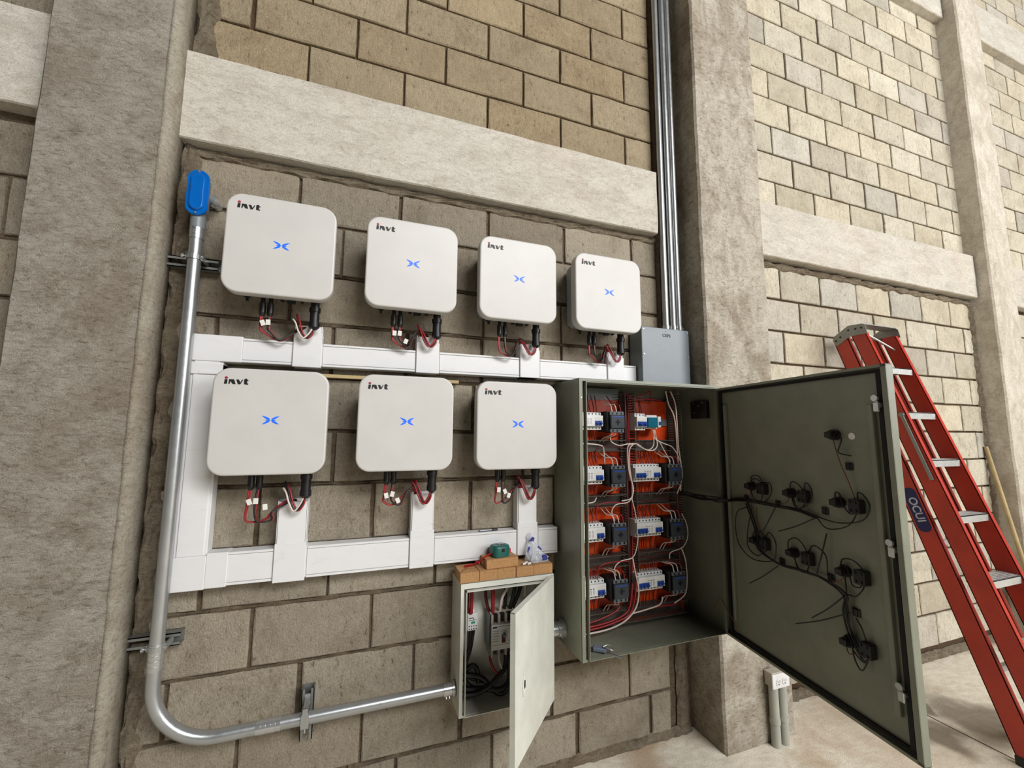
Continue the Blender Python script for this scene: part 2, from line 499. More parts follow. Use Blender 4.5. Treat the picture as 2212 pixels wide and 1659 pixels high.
wr = wall_slab('wall_right', 1.92, 4.52, -0.2, TOP, 'sunlit pale concrete block wall panel behind the ladder', up='mortar_up', lo='mortar_up')
A_, B_ = 2.357, 2.547
RU = [(-0.03 + .2 * k, .17 + .2 * k, (A_ if k % 2 == 0 else B_ - .01), .3665) for k in range(0, 11)] + [(2.5 + .2 * k, 2.7 + .2 * k, (A_ if k % 2 == 0 else B_), .3665) for k in range(4)]
RL = [(-0.823 - .203 * (k - 1), -0.62 - .203 * (k - 1), (2.50 if k % 2 else 2.34), .3655) for k in range(0, 12)]
RL[0] = (-0.62, -0.405, 2.34, .3655)
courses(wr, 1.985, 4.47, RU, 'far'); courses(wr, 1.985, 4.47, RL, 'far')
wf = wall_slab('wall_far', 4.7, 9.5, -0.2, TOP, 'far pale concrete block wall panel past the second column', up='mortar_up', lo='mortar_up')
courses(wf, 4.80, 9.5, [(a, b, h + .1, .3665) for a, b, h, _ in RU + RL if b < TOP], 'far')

def rough_box(m, x0, x1, y0, y1, z0, z1, step=0.06, amp=0.004, seed=0, r=0.012, fr=6.0):
    """a cast member: faces gridded and pushed in and out by noise, corners knocked off"""
    def grid(fn, na, nb):
        vs = []; fs = []
        for a in range(na + 1):
            for b in range(nb + 1):
                p = Vector(fn(a / na, b / nb))
                q = p.copy()
                n1 = noise.noise_vector(p * fr + Vector((seed, 0, 0))) * amp + noise.noise_vector(p * fr * 5 + Vector((0, seed, 0))) * amp * .5
                # knock the long arrises off
                vs.append(q + n1)
        for a in range(na):
            for b in range(nb):
                fs.append((a * (nb + 1) + b, (a + 1) * (nb + 1) + b, (a + 1) * (nb + 1) + b + 1, a * (nb + 1) + b + 1))
        m.add(vs, fs, True)
    N = lambda d: max(2, int(abs(d) / step))
    long_z = (z1 - z0) >= (x1 - x0)
    if long_z:
        prof = [(x0, y1), (x0, y0 + r), (x0 + r * .7, y0), (x1 - r * .7, y0), (x1, y0 + r), (x1, y1)]
        for (ax, ay), (bx, by) in zip(prof, prof[1:]):
            d = math.hypot(bx - ax, by - ay)
            grid(lambda a, b, ax=ax, ay=ay, bx=bx, by=by: (ax + (bx - ax) * a, ay + (by - ay) * a, z0 + (z1 - z0) * b), max(1, int(d / step)), N(z1 - z0))
        grid(lambda a, b: (x0 + (x1 - x0) * a, y0 + (y1 - y0) * b, z1), 2, 2); grid(lambda a, b: (x0 + (x1 - x0) * a, y0 + (y1 - y0) * b, z0), 2, 2)
    else:
        prof = [(z0, y1), (z0, y0 + r), (z0 + r * .7, y0), (z1 - r * .7, y0), (z1, y0 + r), (z1, y1)]
        for (az, ay), (bz, by) in zip(prof, prof[1:]):
            d = math.hypot(bz - az, by - ay)
            grid(lambda a, b, az=az, ay=ay, bz=bz, by=by: (x0 + (x1 - x0) * b, ay + (by - ay) * a, az + (bz - az) * a), max(1, int(d / step)), N(x1 - x0))
        for xx in (x0, x1): grid(lambda a, b, xx=xx: (xx, y0 + r + (y1 - y0 - r) * a, z0 + (z1 - z0) * b), 2, N(z1 - z0))
    return m

def column(x0, x1, y0, mat, label, seed, r=.012):
    m = MB(); rough_box(m, x0, x1, y0, 0.1, 0.0, H + TOP, 0.05, 0.0028, seed, r)
    return tag(m.build('column', M_[mat], None), label, kind='structure')
column(-1.165, -0.800, -0.122, 'col_a', 'wide grey plastered concrete column left of the blue-capped conduit', 1, .026)
m = MB()  # strip over the column's right side, painted for the light falling there
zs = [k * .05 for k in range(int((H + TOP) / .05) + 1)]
def lit_side(z):
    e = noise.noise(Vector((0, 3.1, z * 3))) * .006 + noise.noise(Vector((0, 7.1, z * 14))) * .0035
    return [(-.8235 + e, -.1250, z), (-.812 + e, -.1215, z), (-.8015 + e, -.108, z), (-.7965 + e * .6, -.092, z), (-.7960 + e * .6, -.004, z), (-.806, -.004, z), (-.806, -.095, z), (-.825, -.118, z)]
m.layers([lit_side(z) for z in zs], True)
m.build('lit_side_strip', M_['lit_side'], bpy.data.objects['column'])
column(1.525, 1.972, -0.195, 'col_b', 'pale plastered concrete column with the low power outlet', 2)
column(4.455, 4.80, -0.14, 'col_c', 'second pale concrete column far along the wall', 3)
def beam(x0, x1, z0, z1, y0, label, seed):
    m = MB(); rough_box(m, x0, x1, y0, 0.1, H + z0, H + z1, 0.05, 0.003, seed, 0.006)
    return tag(m.build('beam', M_['beam'], None), label, kind='structure')
beam(-0.797, 1.37, -0.372, -0.012, -0.05, 'horizontal concrete beam above the upper inverter row', 11)
beam(1.975, 4.44, -0.375, -0.028, -0.06, 'horizontal concrete beam above the ladder', 12)
beam(4.80, 9.4, -0.38, -0.03, -0.06, 'far horizontal concrete beam past the second column', 13)
beam(-3.4, -1.166, -0.372, -0.012, -0.05, 'shaded concrete beam beyond the near column', 14)
beam(-0.797, 1.37, 2.1, 2.46, -0.05, 'upper concrete beam over the inverter panel', 15)
beam(1.975, 4.44, 2.11, 2.47, -0.06, 'upper concrete beam over the ladder panel', 16)
beam(4.80, 9.4, 2.11, 2.47, -0.06, 'upper far concrete beam past the second column', 17)

def rubble(name, parent, pts, mat, seed, amp, sub=1):
    """ragged mortar squeezed along an edge: pts = rows of (x, z, half width, lift)"""
    g = random.Random(seed); m = MB(); n = 7; rows = []
    for (x, z, hw, up, ax) in pts:
        row = []
        for k in range(n):
            t = k / (n - 1) * 2 - 1
            yy = 0.004 - up * (1 - t * t) - (g.uniform(0, amp) if abs(t) < .95 else 0)
            e = g.uniform(-.3, .3) * hw * .5 if abs(t) > .6 else 0
            row.append((x + (t * hw + e if ax == 'x' else 0), yy, H + z + (t * hw + e if ax == 'z' else 0)))
        rows.append(row)
    vs = [p for r_ in rows for p in r_]
    fs = [(i * n + k, i * n + k + 1, (i + 1) * n + k + 1, (i + 1) * n + k) for i in range(len(rows) - 1) for k in range(n - 1)]
    m.add(vs, fs, False)
    return m.build(name, M_[mat], parent)
rubble('mortar_fillet', wc, [(-.776 + .006 * math.sin(k * .7), -2.92 + k * .03, .034 + .012 * math.sin(k * 1.3 + 1), .012, 'x') for k in range(0, 86)], 'mortar_mix', 1, .012)
rubble('mortar_fillet', wc, [(-.765, -.02 + k * .03, .040 + .012 * math.sin(k * .9), .014, 'x') for k in range(0, 72)], 'mortar_mix', 2, .012)
rubble('mortar_fillet', wc, [(1.46, -2.92 + k * .04, .036, .016, 'x') for k in range(0, 63)], 'mortar_mix', 3, .008)
rubble('mortar_fillet', wc, [(-.75 + k * .03, .004, .014 + .006 * math.sin(k * 1.7), .010, 'z') for k in range(0, 71)], 'mortar_mix', 4, .010)
rubble('mortar_fillet', wc, [(-.75 + k * .03, -.392, .020 + .006 * math.sin(k * 1.1), .008, 'z') for k in range(0, 72)], 'mortar_mix', 5, .010)
rubble('mortar_fillet', wr, [(1.99 + k * .03, -.405, .024 + .006 * math.sin(k * 1.1), .012, 'z') for k in range(0, 82)], 'mortar_mix', 6, .014)
rubble('mortar_fillet', wr, [(4.45, -2.92 + k * .03, .030 + .010 * math.sin(k * 1.9), .012, 'x') for k in range(0, 84)], 'mortar_mix', 7, .016)
rubble('mortar_fillet', wr, [(1.98 + k * .03, -2.905, .030, .020, 'z') for k in range(0, 83)], 'mortar_mix', 8, .016)
rubble('mortar_fillet', wc, [(-.75 + k * .03, -2.915, .028, .018, 'z') for k in range(0, 76)], 'mortar_mix', 9, .014)
g_ = random.Random(3)
for (z, x0, x1) in ((-2.09, -.75, 1.39), (-2.305, -.75, .27), (-2.495, -.3, .3), (-1.885, -.6, .75), (-1.66, -.6, .75), (-2.71, -.1, 1.39), (-1.025, -.7, 1.3), (-.817, -.7, 1.3)):
    k = int((x1 - x0) / .035)
    rubble('mortar_fillet', wc, [(x0 + i * .035, z - .001, .006 + .0035 * math.sin(i * 1.3 + z * 9), .001, 'z') for i in range(k)], 'mortar_lo', int(z * -100), .004)

def text_mesh(name, body, size, mat, parent, offset=0.0):
    fc = bpy.data.curves.new(name, 'FONT'); fc.body = body; fc.size = size; fc.extrude = .0003
    fc.align_x = 'CENTER'; fc.align_y = 'CENTER'; fc.offset = offset
    tmp = bpy.data.objects.new(name + '_source', fc); COL.objects.link(tmp)
    bpy.context.view_layer.update()
    me = bpy.data.meshes.new_from_object(tmp.evaluated_get(bpy.context.evaluated_depsgraph_get()))
    bpy.data.objects.remove(tmp); bpy.data.curves.remove(fc)
    me.materials.clear(); me.materials.append(mat)
    o = bpy.data.objects.new(name, me); COL.objects.link(o); o.parent = parent
    return o

# ------------------------------------------------------------------ inverters
def letter(m, pts, y, ox, oz, sc, th=0.0008):
    m.prism([(ox + a * sc, oz + b * sc) for a, b in pts], th, lambda a, b, t: (a, y - t, b))

def make_inverter():
    root = empty('solar_inverter')
    W, Z = .179, .181
    def ring(dx, y, r): return [(a, y, b) for a, b in rrect(-W + dx, W - dx, -Z + dx, Z - dx, r, 8)]
    c = MB()
    c.layers([ring(.004, -.128, .050), ring(0, -.140, .052), ring(0, -.174, .052), ring(.0008, -.1775, .0515), ring(.0028, -.1793, .050), ring(.006, -.180, .047)], True)
    c.build('front_cover', M_['white'], root)
    b = MB(); b.layers([[(x, -.118, z) for x, z in rrect(-.168, .168, -.166, .170, .045, 6)], [(x, -.1285, z) for x, z in rrect(-.170, .170, -.168, .172, .046, 6)]], False)
    b.layers([[(x, -.045, z) for x, z in rrect(-.155, .155, -.150, .160, .035, 6)], [(x, -.119, z) for x, z in rrect(-.165, .165, -.162, .168, .044, 6)]], True)
    hs = b.build('housing', M_['side'], root)
    f = MB()
    for k in range(17):
        x = -.136 + k * .017
        f.box(x - .0018, x + .0018, -.047, -.012, -.135, .15)
    f.build('heat_sink', M_['side'], root)
    br = MB(); br.box(-.12, .12, -.013, 0.0, .05, .12); br.box(-.12, .12, -.013, 0.0, -.10, -.06)
    br.build('wall_bracket', M_['galv_d'], root)
    # connectors under the bottom face
    for x in (-.062, -.036):
        m = MB(); m.cyl((x, -.095, -.155), (x, -.095, -.190), .0075, n=12); m.cyl((x, -.095, -.188), (x, -.095, -.226), .0112, n=8); m.cyl((x, -.095, -.226), (x, -.095, -.238), .0118, .0075, n=8)
        m.build('input_connector', M_['black'], root)
    m = MB()
    x = .114
    m.cyl((x, -.095, -.155), (x, -.095, -.196), .0155, n=14); m.cyl((x, -.095, -.190), (x, -.095, -.206), .0205, n=14); m.cyl((x, -.095, -.206), (x, -.095, -.248), .0170, n=14)
    m.cyl((x, -.095, -.246), (x, -.095, -.266), .0195, n=8); m.cyl((x, -.095, -.266), (x, -.095, -.276), .0195, .009, n=8)
    m.build('output_plug', M_['black'], root)
    m = MB(); m.cyl((-.113, -.095, -.155), (-.113, -.095, -.172), .012, n=10); m.box(-.117, -.109, -.101, -.089, -.186, -.17)
    m.build('isolator_knob', M_['black'], root)
    m = MB()
    for x0, x1, z in ((-.004, .008, -.176), (.018, .046, -.180), (.064, .074, -.176)): m.box(x0, x1, -.105, -.085, z, -.155)
    m.build('port_cap', M_['soot'], root)
    # printed maker's lettering
    lg = MB(); s = .0177; ox, oz = -.146, .1255; y = -.1806
    letter(lg, [(0, 0), (.46, 0), (.54, .88), (.08, .88)], y, ox, oz, s)
    letter(lg, [(.72, 0), (.92, 0), (1.0, .58), (1.42, 0), (1.90, 0), (1.62, .84), (1.52, .90), (.78, .90)], y, ox, oz, s)
    letter(lg, [(1.96, .88), (2.40, .88), (2.66, .30), (2.92, .88), (3.10, .88), (2.72, .06), (2.60, 0), (2.30, 0)], y, ox, oz, s)
    letter(lg, [(3.28, .62), (3.28, .92), (3.42, 1.12), (3.76, 1.12), (3.80, .90), (4.08, .80), (3.84, .68), (3.78, .62), (3.78, .22), (4.02, .16), (3.98, 0), (3.44, 0), (3.30, .12)], y, ox, oz, s)
    lg.build('maker_lettering', M_['ink'], root, label='black printed lettering invt')
    d = MB(); letter(d, [(.31 + .27 * math.cos(a), 1.20 + .22 * math.sin(a)) for a in [k * math.pi / 6 for k in range(12)]], y, ox, oz, s)
    d.build('lettering_dot', M_['inkred'], root)
    # glowing four-leaf indicator
    l = MB()
    for sx in (-1, 1):
        for pts in ([(.20, .12), (.62, .16), (1.16, .52), (1.66, 1.04), (1.02, .86), (.44, .56), (.20, .34)], [(.10, .09), (.86, .10), (1.02, 0), (.86, -.10), (.10, -.09)], [(.20, -.12), (.62, -.16), (1.12, -.52), (1.60, -1.04), (.98, -.88), (.44, -.58), (.20, -.34)]):
            l.prism([(sx * a * .0162, .006 - .0005 + b * .0142) for a, b in pts], .0007, lambda a, b, t: (a, -.1804 - t, b))
    l.build('indicator_light', M_['led'], root)
    return root

INV = [(-.412, -.797, 'white solar inverter, first of the upper row, beside the blue-capped conduit'),
       (.056, -.795, 'white solar inverter, second of the upper row from the blue-capped conduit'),
       (.510, -.797, 'white solar inverter, third of the upper row from the blue-capped conduit'),
       (.965, -.801, 'white solar inverter, last of the upper row, above the small grey junction box side'),
       (-.406, -1.425, 'white solar inverter, first of the lower row, partly covering the vertical trunking'),
       (.053, -1.423, 'white solar inverter, middle one of the lower row'),
       (.507, -1.427, 'white solar inverter, last of the lower row, beside the open green-grey enclosure')]
proto = make_inverter()
for i, (x, z, lab) in enumerate(INV):
    o = proto if i == 0 else copy_tree(proto)
    o.location = (x, 0, H + z)
    tag(o, lab, 'inverter', 'wall-mounted white inverters')

# cables under each inverter
NAMES = ['first upper', 'second upper', 'third upper', 'last upper', 'first lower', 'middle lower', 'last lower']
def wires(i, x, z, low):
    g = random.Random(40 + i)
    root = empty('inverter_cable', (x, 0, H + z), label='red and black wires looping from the %s inverter into its trunking drop' % NAMES[i], cat='cable', group='wires under the inverters')
    sx, sz = ((.092, -.262) if not low else (.083, -.285))
    dip = g.uniform(-.028, .008)
    for k, (px, m, off) in enumerate(((-.062, 'wred', 0), (-.066, 'wred', .006), (-.036, 'wred', .010), (-.040, 'wbk', .016))):
        y = -.095 - .004 * k
        far = sx - .03 + off
        if low and i == 4: mid = [(px - .004, y, -.29), (px - .006 + k * .004, y, -.345), (px + .05, y + .01, -.345), (.01, y + .01, -.318), (far - .02, -.07, -.296)]
        elif low: mid = [(px - .004, y, -.28), (px - .008 + k * .003, y, -.32 - dip), (px + .03, y, -.315), (.015, y + .01, -.272), (.045, -.08, -.252), (far - .01, -.07, -.262)]
        elif i == 0: mid = [(px + .002, y, -.285), (px + .012, y, -.31 - dip), (.0, y + .01, -.325), (.035, y + .02, -.300), (far - .005, -.07, -.268)]
        else: mid = [(px + .0, y, -.28), (px + .010, y, -.315 - dip), (.0, y + .01, -.318), (.022, y + .01, -.262), (.045, -.08, -.238), (far - .012, -.07, -.246)]
        t = MB(); t.tube([(px, y * .3 - .066, -.236)] + mid + [(far + .01, -.05, sz - .0), (far + .012, -.045, sz - .05)], .0034, 6, 4)
        t.build('wire', M_[m], root)
    for k, (m, off) in enumerate((('wred', 0), ('wbk', -.007), ('wwh', -.013))):
        y = -.095 - .003 * k
        hi = g.uniform(.012, .045)
        dp = .012 if not low else .02
        if m == 'wwh' and i not in (0, 4): m = 'wred'
        t = MB(); t.tube([(.114 + off * .4, y, -.272), (.110 + off, y - .002, -.290 - dp * .4), (.092 + off, y - .002, -.298 - dp), (.074 + off, y, -.284), (.062 + off, -.085, -.262 + hi * .5), (.05 + off, -.075, -.256 + hi), (.06 + off * .5, -.05, sz + .005), (.064 + off * .5, -.04, sz - .05)], .0033, 6, 4)
        t.build('wire', M_[m], root)
    n = 2 if i in (0, 2, 3) else 3
    if i in (2, 3): return
    for k in range(n):
        m = MB(); w_ = .0075
        cx, cz = -.058 + .022 * k + g.uniform(-.004, .004), (-.27 if k < 2 else -.30) + g.uniform(-.008, .008)
        a = g.uniform(-.5, .5)
        m.box(-w_, w_, -.0012, .0012, -.010, .010)
        o = m.build('paper_tag', M_['tagw'], root, (cx, -.112, cz)); o.rotation_euler = (0, a, 0)
for i, (x, z, _) in enumerate(INV): wires(i, x, z, i > 3)

# ------------------------------------------------------------------ white cable trunking
def trunk(name, x0, x1, z0, z1, d, label, horiz, lids, ends=True):
    root = empty(name, ((x0 + x1) / 2, 0, H + z0), label=label, cat='trunking', group='white cable trunking')
    ox, oz = (x0 + x1) / 2, z0
    b = MB(); b.box(x0 - ox, x1 - ox, -d + .004, -.0005, z0 - oz, z1 - oz, .002)
    b.build('channel', M_['duct'], root)
    for (a, c) in lids:
        m = MB()
        if horiz: m.box(a - ox, c - ox, -d, -d + .006, z0 - oz + .010, z1 - oz - .010, .0015)
        else: m.box(a - ox, c - ox, -d, -d + .006, 0.001, z1 - z0 - .001, .0015)
        m.build('lid', M_['duct'], root)
        r = MB()
        if horiz:
            r.box(a - ox, c - ox, -d - .001, -d + .006, z0 - oz, z0 - oz + .0085, .0015); r.build('edge_lip', M_['duct'], root)
            r = MB(); r.box(a - ox, c - ox, -d - .001, -d + .006, z1 - oz - .0085, z1 - oz, .0015); r.build('edge_lip', M_['duct'], root)
    return root
trunk('trunking', -.690, 1.196, -1.207, -1.117, .06, 'long white cable trunking run under the upper inverters', True, [(-.535, -.372), (-.265, .09), (.192, .556), (.660, 1.02), (1.118, 1.194)])
trunk('trunking', -.592, .745, -1.990, -1.879, .06, 'long white cable trunking run under the lower inverters', True, [(-.53, -.388), (-.278, .089), (.191, .548), (.650, .744)])
v = trunk('trunking', -.690, -.592, -1.885, -1.205, .06, 'white vertical cable trunking joining the upper and lower runs', False, [(-.680, -.602)])
m = MB(); m.box(-.049, .049, -.064, -.0005, .628, .668, .002); m.box(-.02, .049, -.066, -.062, .630, .640)
m.build('joint_sleeve', M_['duct'], v)
m = MB(); m.box(-.002, .0, -.0605, -.059, .01, .62)
c1 = MB(); c1.box(-.692, -.535, -.0635, -.0005, H - 1.2085, H - 1.112, .002)
tag(c1.build('trunking_corner', M_['duct']), 'smooth white corner cover where the upper trunking meets the vertical one', 'trunking')
c2 = MB(); c2.box(-.694, -.592, -.0635, -.0005, H - 1.996, H - 1.884, .002); c2.box(-.592, -.528, -.0625, -.0008, H - 1.994, H - 1.8772, .002)
tag(c2.build('trunking_corner', M_['duct']), 'smooth white corner cover where the vertical trunking meets the lower one', 'trunking')
def drop(x0, x1, ztop, zc, zbot, i):
    root = empty('trunking_drop', ((x0 + x1) / 2, 0, H + zbot), label='short white trunking drop below the %s inverter' % NAMES[i], cat='trunking', group='trunking drops below the inverters')
    hw, h = (x1 - x0) / 2, ztop - zbot
    b = MB()
    t = .003
    b.box(-hw + .002, -hw + .002 + t, -.058, -.001, 0, h + .003); b.box(hw - .002 - t, hw - .002, -.058, -.001, 0, h + .003); b.box(-hw + .003, hw - .003, -.004, -.001, 0, h + .003)
    b.build('channel', M_['duct'], root)
    f = MB(); f.box(-hw + .006, hw - .006, -.062, -.057, zc - zbot - .002, h, .0012)
    f.build('lid', M_['duct'], root)
    c = MB(); c.box(-hw, hw, -.0665, -.0005 - .001, 0, zc - zbot, .0018)
    c.build('cover', M_['duct'], root)
for i, a in enumerate([(-.369, -.269, -1.052, -1.075, -1.213), (.093, .189, -1.056, -1.080, -1.211), (.559, .656, -1.052, -1.076, -1.207), (1.022, 1.116, -1.056, -1.082, -1.200),
                       (-.386, -.282, -1.715, -1.862, -1.997), (.092, .187, -1.708, -1.850, -1.995), (.549, .644, -1.700, -1.850, -1.985)]): drop(*a, i)

# hanging rail behind the lower inverters
for (x0, x1, z, lab) in ((-.60, .285, -1.238, 'thin wooden batten behind the tops of the lower inverters'),):
    m = MB(); m.box(x0, x1, -.028, -.004, H + z - .007, H + z + .007, .001)
    tag(m.build('batten', M_['wood']), lab, 'batten')

# ------------------------------------------------------------------ blue-capped conduit and its J-shaped run
root = empty('conduit_elbow', (-.700, -.0855, H - .69), label='grey conduit body with a bright blue oval cover atop the thick pipe', cat='conduit fitting')
b = MB()
def oval(hw, z0, z1, y): return [(a, y, c) for a, c in rrect(-hw, hw, z0, z1, hw * .98, 8)]
b.layers([oval(.020, .008, .152, .030), oval(.026, .003, .158, .012), oval(.029, 0, .162, -.016), oval(.030, -.001, .163, -.024)], True)
b.cyl((0, 0, .01), (0, 0, -.042), .0235, n=20)
b.cyl((.010, .008, .088), (.024, .036, .088), .018, n=14)
b.build('housing', M_['gbox_d'], root)
c = MB(); c.layers([oval(.0335, -.004, .166, -.024), oval(.0335, -.004, .166, -.029), oval(.032, -.0025, .1645, -.031)], False)
c.layers([oval(.0225, .012, .150, -.0308), oval(.0205, .014, .148, -.0375), oval(.0180, .0165, .1455, -.0388)], True)
c.build('cover', M_['blue'], root, label='bright blue oval cover')
for z in (.004, .158):
    s_ = MB(); s_.cyl((0, -.030, z), (0, -.034, z), .0034, n=8); s_.build('screw', M_['zinc'], root)
nt = MB(); nt.cyl((.022, .033, .088), (.027, .046, .088), .0235, n=6); nt.cyl((.027, .045, .088), (.033, .083, .088), .015, n=12)
nt.build('lock_nut', M_['zinc'], root)

root = empty('conduit', (-.700, -.0855, H - 2.455), label='thick galvanised conduit running down the wall and bending to the small cream box', cat='conduit')
pts = [(0, 0, 1.725), (0, 0, .2)]
Rb = .19
pts += [(Rb - Rb * math.cos(R(a)), 0, Rb - Rb * math.sin(R(a))) for a in range(6, 90, 7)] + [(Rb, 0, 0), (.9735, 0, .0)]
t = MB(); t.tube(pts, .0205, 20, smooth=False); t.build('pipe', M_['galv'], root)
t = MB(); t.cyl((0, 0, 1.682), (0, 0, 1.735), .0228, n=20)
t.cyl((0, -.021, 1.70), (0, -.0255, 1.70), .004, n=8); t.cyl((0, -.021, 1.72), (0, -.0255, 1.72), .004, n=8); t.build('coupling', M_['galv'], root)
t = MB(); t.cyl((.935, 0, 0), (.972, 0, 0), .0235, n=20); t.cyl((.969, 0, 0), (.9785, 0, 0), .030, n=20)
t.cyl((.945, -.012, -.02), (.945, -.016, -.0265), .0036, n=8); t.cyl((.958, -.012, -.02), (.958, -.016, -.0265), .0036, n=8); t.build('connector', M_['zinc'], root)
for (p, q) in (((0, 0, .235), (0, 0, .315)), ((.30, 0, 0), (.375, 0, 0))):
    p, q = Vector(p), Vector(q); t = MB(); d = q - p; n = 5
    for k in range(n): t.cyl(p + d * k / n, p + d * (k + 1) / n, .0212 + .0004 * (k % 2), .0224, n=20)
    t.build('tape_wrap', M_['zinc'], root, label='shiny silver tape wrap')

def strut(x0, x1, z0, z1, y0, label, horiz, grp='strut channels behind the thick conduit'):
    root = empty('strut_channel', ((x0 + x1) / 2, 0, H + (z0 + z1) / 2), label=label, cat='strut', group=grp)
    m = MB(); hx, hz = (x1 - x0) / 2, (z1 - z0) / 2
    if horiz:
        m.box(-hx, hx, -.006, -.001, -hz, hz); m.box(-hx, hx, -y0, -.003, -hz, -hz + .003); m.box(-hx, hx, -y0, -.003, hz - .003, hz)
        m.box(-hx, hx, -y0, -y0 + .003, -hz, -hz + .011); m.box(-hx, hx, -y0, -y0 + .003, hz - .011, hz)
    else:
        m.box(-hx, hx, -.006, -.001, -hz, hz); m.box(-hx, -hx + .003, -y0, -.003, -hz, hz); m.box(hx - .003, hx, -y0, -.003, -hz, hz)
        m.box(-hx, -hx + .011, -y0, -y0 + .003, -hz, hz); m.box(hx - .011, hx, -y0, -y0 + .003, -hz, hz)
    m.build('channel', M_['galv_d'], root)
    return root
def clamp_v(root, dx, dz):
    m = MB(); pr = [(dx + .0235 * math.cos(a), -.0855 + .0235 * math.sin(a)) for a in [R(-200 + k * 20) for k in range(12)]]
    m.layers([[(x, y, dz - .008) for x, y in pr + [(x * .93 + dx * .07, (y + .0855) * .93 - .0855) for x, y in pr[::-1]]], [(x, y, dz + .008) for x, y in pr + [(x * .93 + dx * .07, (y + .0855) * .93 - .0855) for x, y in pr[::-1]]]], False)
    m.box(dx - .027, dx - .021, -.088, -.028, dz - .009, dz + .009); m.box(dx + .021, dx + .027, -.088, -.028, dz - .009, dz + .009)
    m.build('clamp', M_['galv'], root)
    b_ = MB(); b_.cyl((dx - .034, -.092, dz + .001), (dx + .030, -.092, dz + .001), .003, n=8); b_.cyl((dx - .037, -.092, dz + .001), (dx - .031, -.092, dz + .001), .008, n=12); b_.build('bolt', M_['zinc'], root)
r1 = strut(-.797, -.640, -.866, -.826, .040, 'short steel strut channel clamping the thick conduit below its blue cap', True); clamp_v(r1, .0185, .004)
r2 = strut(-.797, -.652, -2.172, -2.132, .040, 'short steel strut channel clamping the thick conduit above its bend', True); clamp_v(r2, .0245, 0)
r3 = strut(-.270, -.228, -2.555, -2.385, .040, 'short upright steel strut channel clamping the horizontal conduit', False)
m = MB()
pr = [(.0245 * math.cos(a), .0245 * math.sin(a)) for a in [R(110 + k * 20) for k in range(11)]]
pr2 = [(a * .93, b_ * .93) for a, b_ in pr[::-1]]
dz = .015
m.layers([[(-.013, -.0855 + a, dz + b_) for a, b_ in pr + pr2], [(.013, -.0855 + a, dz + b_) for a, b_ in pr + pr2]], False)
m.box(-.010, .010, -.088, -.034, dz + .022, dz + .026); m.box(-.010, .010, -.036, -.030, dz + .024, dz + .050)
m.box(-.010, .010, -.088, -.034, dz - .028, dz - .024)
m.prism([(-.013, dz - .020), (.013, dz - .020), (.013, dz + .020), (.008, dz + .030), (.008, dz + .044), (-.008, dz + .044), (-.008, dz + .030), (-.013, dz + .020)], .003, lambda a, b, t: (a, -.1125 + t, b))
m.box(-.008, .008, -.112, -.034, dz + .040, dz + .044)
m.build('clamp', M_['galv'], r3); m = MB(); m.cyl((0, -.098, dz - .040), (0, -.098, dz + .006), .003, n=8); m.build('bolt', M_['zinc'], r3)

# ------------------------------------------------------------------ three thin conduits and the small grey junction box
for k, (x, y, lab) in enumerate(((1.396, -.052, 'thin galvanised conduit rising from the grey junction box, nearest the inverters'),
                                 (1.436, -.060, 'thin galvanised conduit rising from the grey junction box, middle of three'),
                                 (1.474, -.060, 'thin galvanised conduit rising from the grey junction box, nearest the column'))):
    root = empty('thin_conduit', (x, y, H - .92), label=lab, cat='conduit', group='conduits above the grey junction box')
    t = MB(); t.cyl((0, 0, .0), (0, 0, 4.15), .0165, n=16); t.build('pipe', M_['galv'], root)
    t = MB(); t.cyl((0, 0, .0), (0, 0, .006), .021, n=6); t.cyl((0, 0, .006), (0, 0, .034), .0185, n=16); t.cyl((.008, -.016, .018), (.010, -.0225, .018), .003, n=6); t.build('connector', M_['zinc'], root)
root = empty('junction_box', (1.345, 0, H - 1.220), label='small flat grey junction box on top of the open enclosure', cat='junction box')
m = MB(); m.box(-.146, .146, -.098, -.002, 0.002, .298, .002); m.build('body', M_['gbox_d'], root)
m = MB(); m.box(-.150, .150, -.108, -.097, .001, .302, .003); m.build('cover', M_['gbox'], root)
for x in (-.138, .138):
    for z in (.288, .160, .016):
        s_ = MB(); s_.cyl((x, -.1075, z), (x, -.1105, z), .0035, n=8); s_.build('screw', M_['zinc'], root)
m = MB(); m.cyl((0.0, -.1075, .2855), (0.0, -.1088, .2855), .002, n=8); m.build('hole', M_['ink'], root)
fo = text_mesh('box_lettering', 'CXPS', .021, M_['ink'], root, .0006); fo.location = (.004, -.1085, .263); fo.rotation_euler = (R(90), 0, 0)

# ------------------------------------------------------------------ the large open enclosure
EX0, EX1, EZ0, EZ1, ED = .758, 1.515, -2.366, -1.222, .25
root = empty('electrical_enclosure', (EX0, 0, H + EZ0), label='large green-grey electrical enclosure with its door swung open', cat='enclosure')
EW, EH = EX1 - EX0, EZ1 - EZ0
m = MB()
t_ = .003
m.box(0, EW, -t_, -.0005, 0, EH)
m.box(0, t_, -ED, -t_, 0, EH); m.box(EW - t_, EW, -ED, -t_, 0, EH)
m.box(t_, EW - t_, -ED, -t_, 0, t_); m.box(t_, EW - t_, -ED, -t_, EH - t_, EH)
m.box(0, .016, -ED - .001, -ED + .004, 0, EH); m.box(EW - .012, EW, -ED - .001, -ED + .004, 0, EH)
m.box(.016, EW - .012, -ED - .001, -ED + .004, EH - .012, EH); m.box(.016, EW - .012, -ED - .001, -ED + .004, 0, .010)
m.build('shell', M_['green'], root)
m = MB()
m.box(.026, .029, -ED - .014, -ED + .012, .008, EH - .016); m.box(EW - .014, EW - .011, -ED - .012, -ED + .012, .008, EH - .016)
m.box(.026, EW - .011, -ED - .012, -ED + .012, .006, .009); m.box(.026, EW - .011, -ED - .012, -ED + .012, EH - .018, EH - .015)
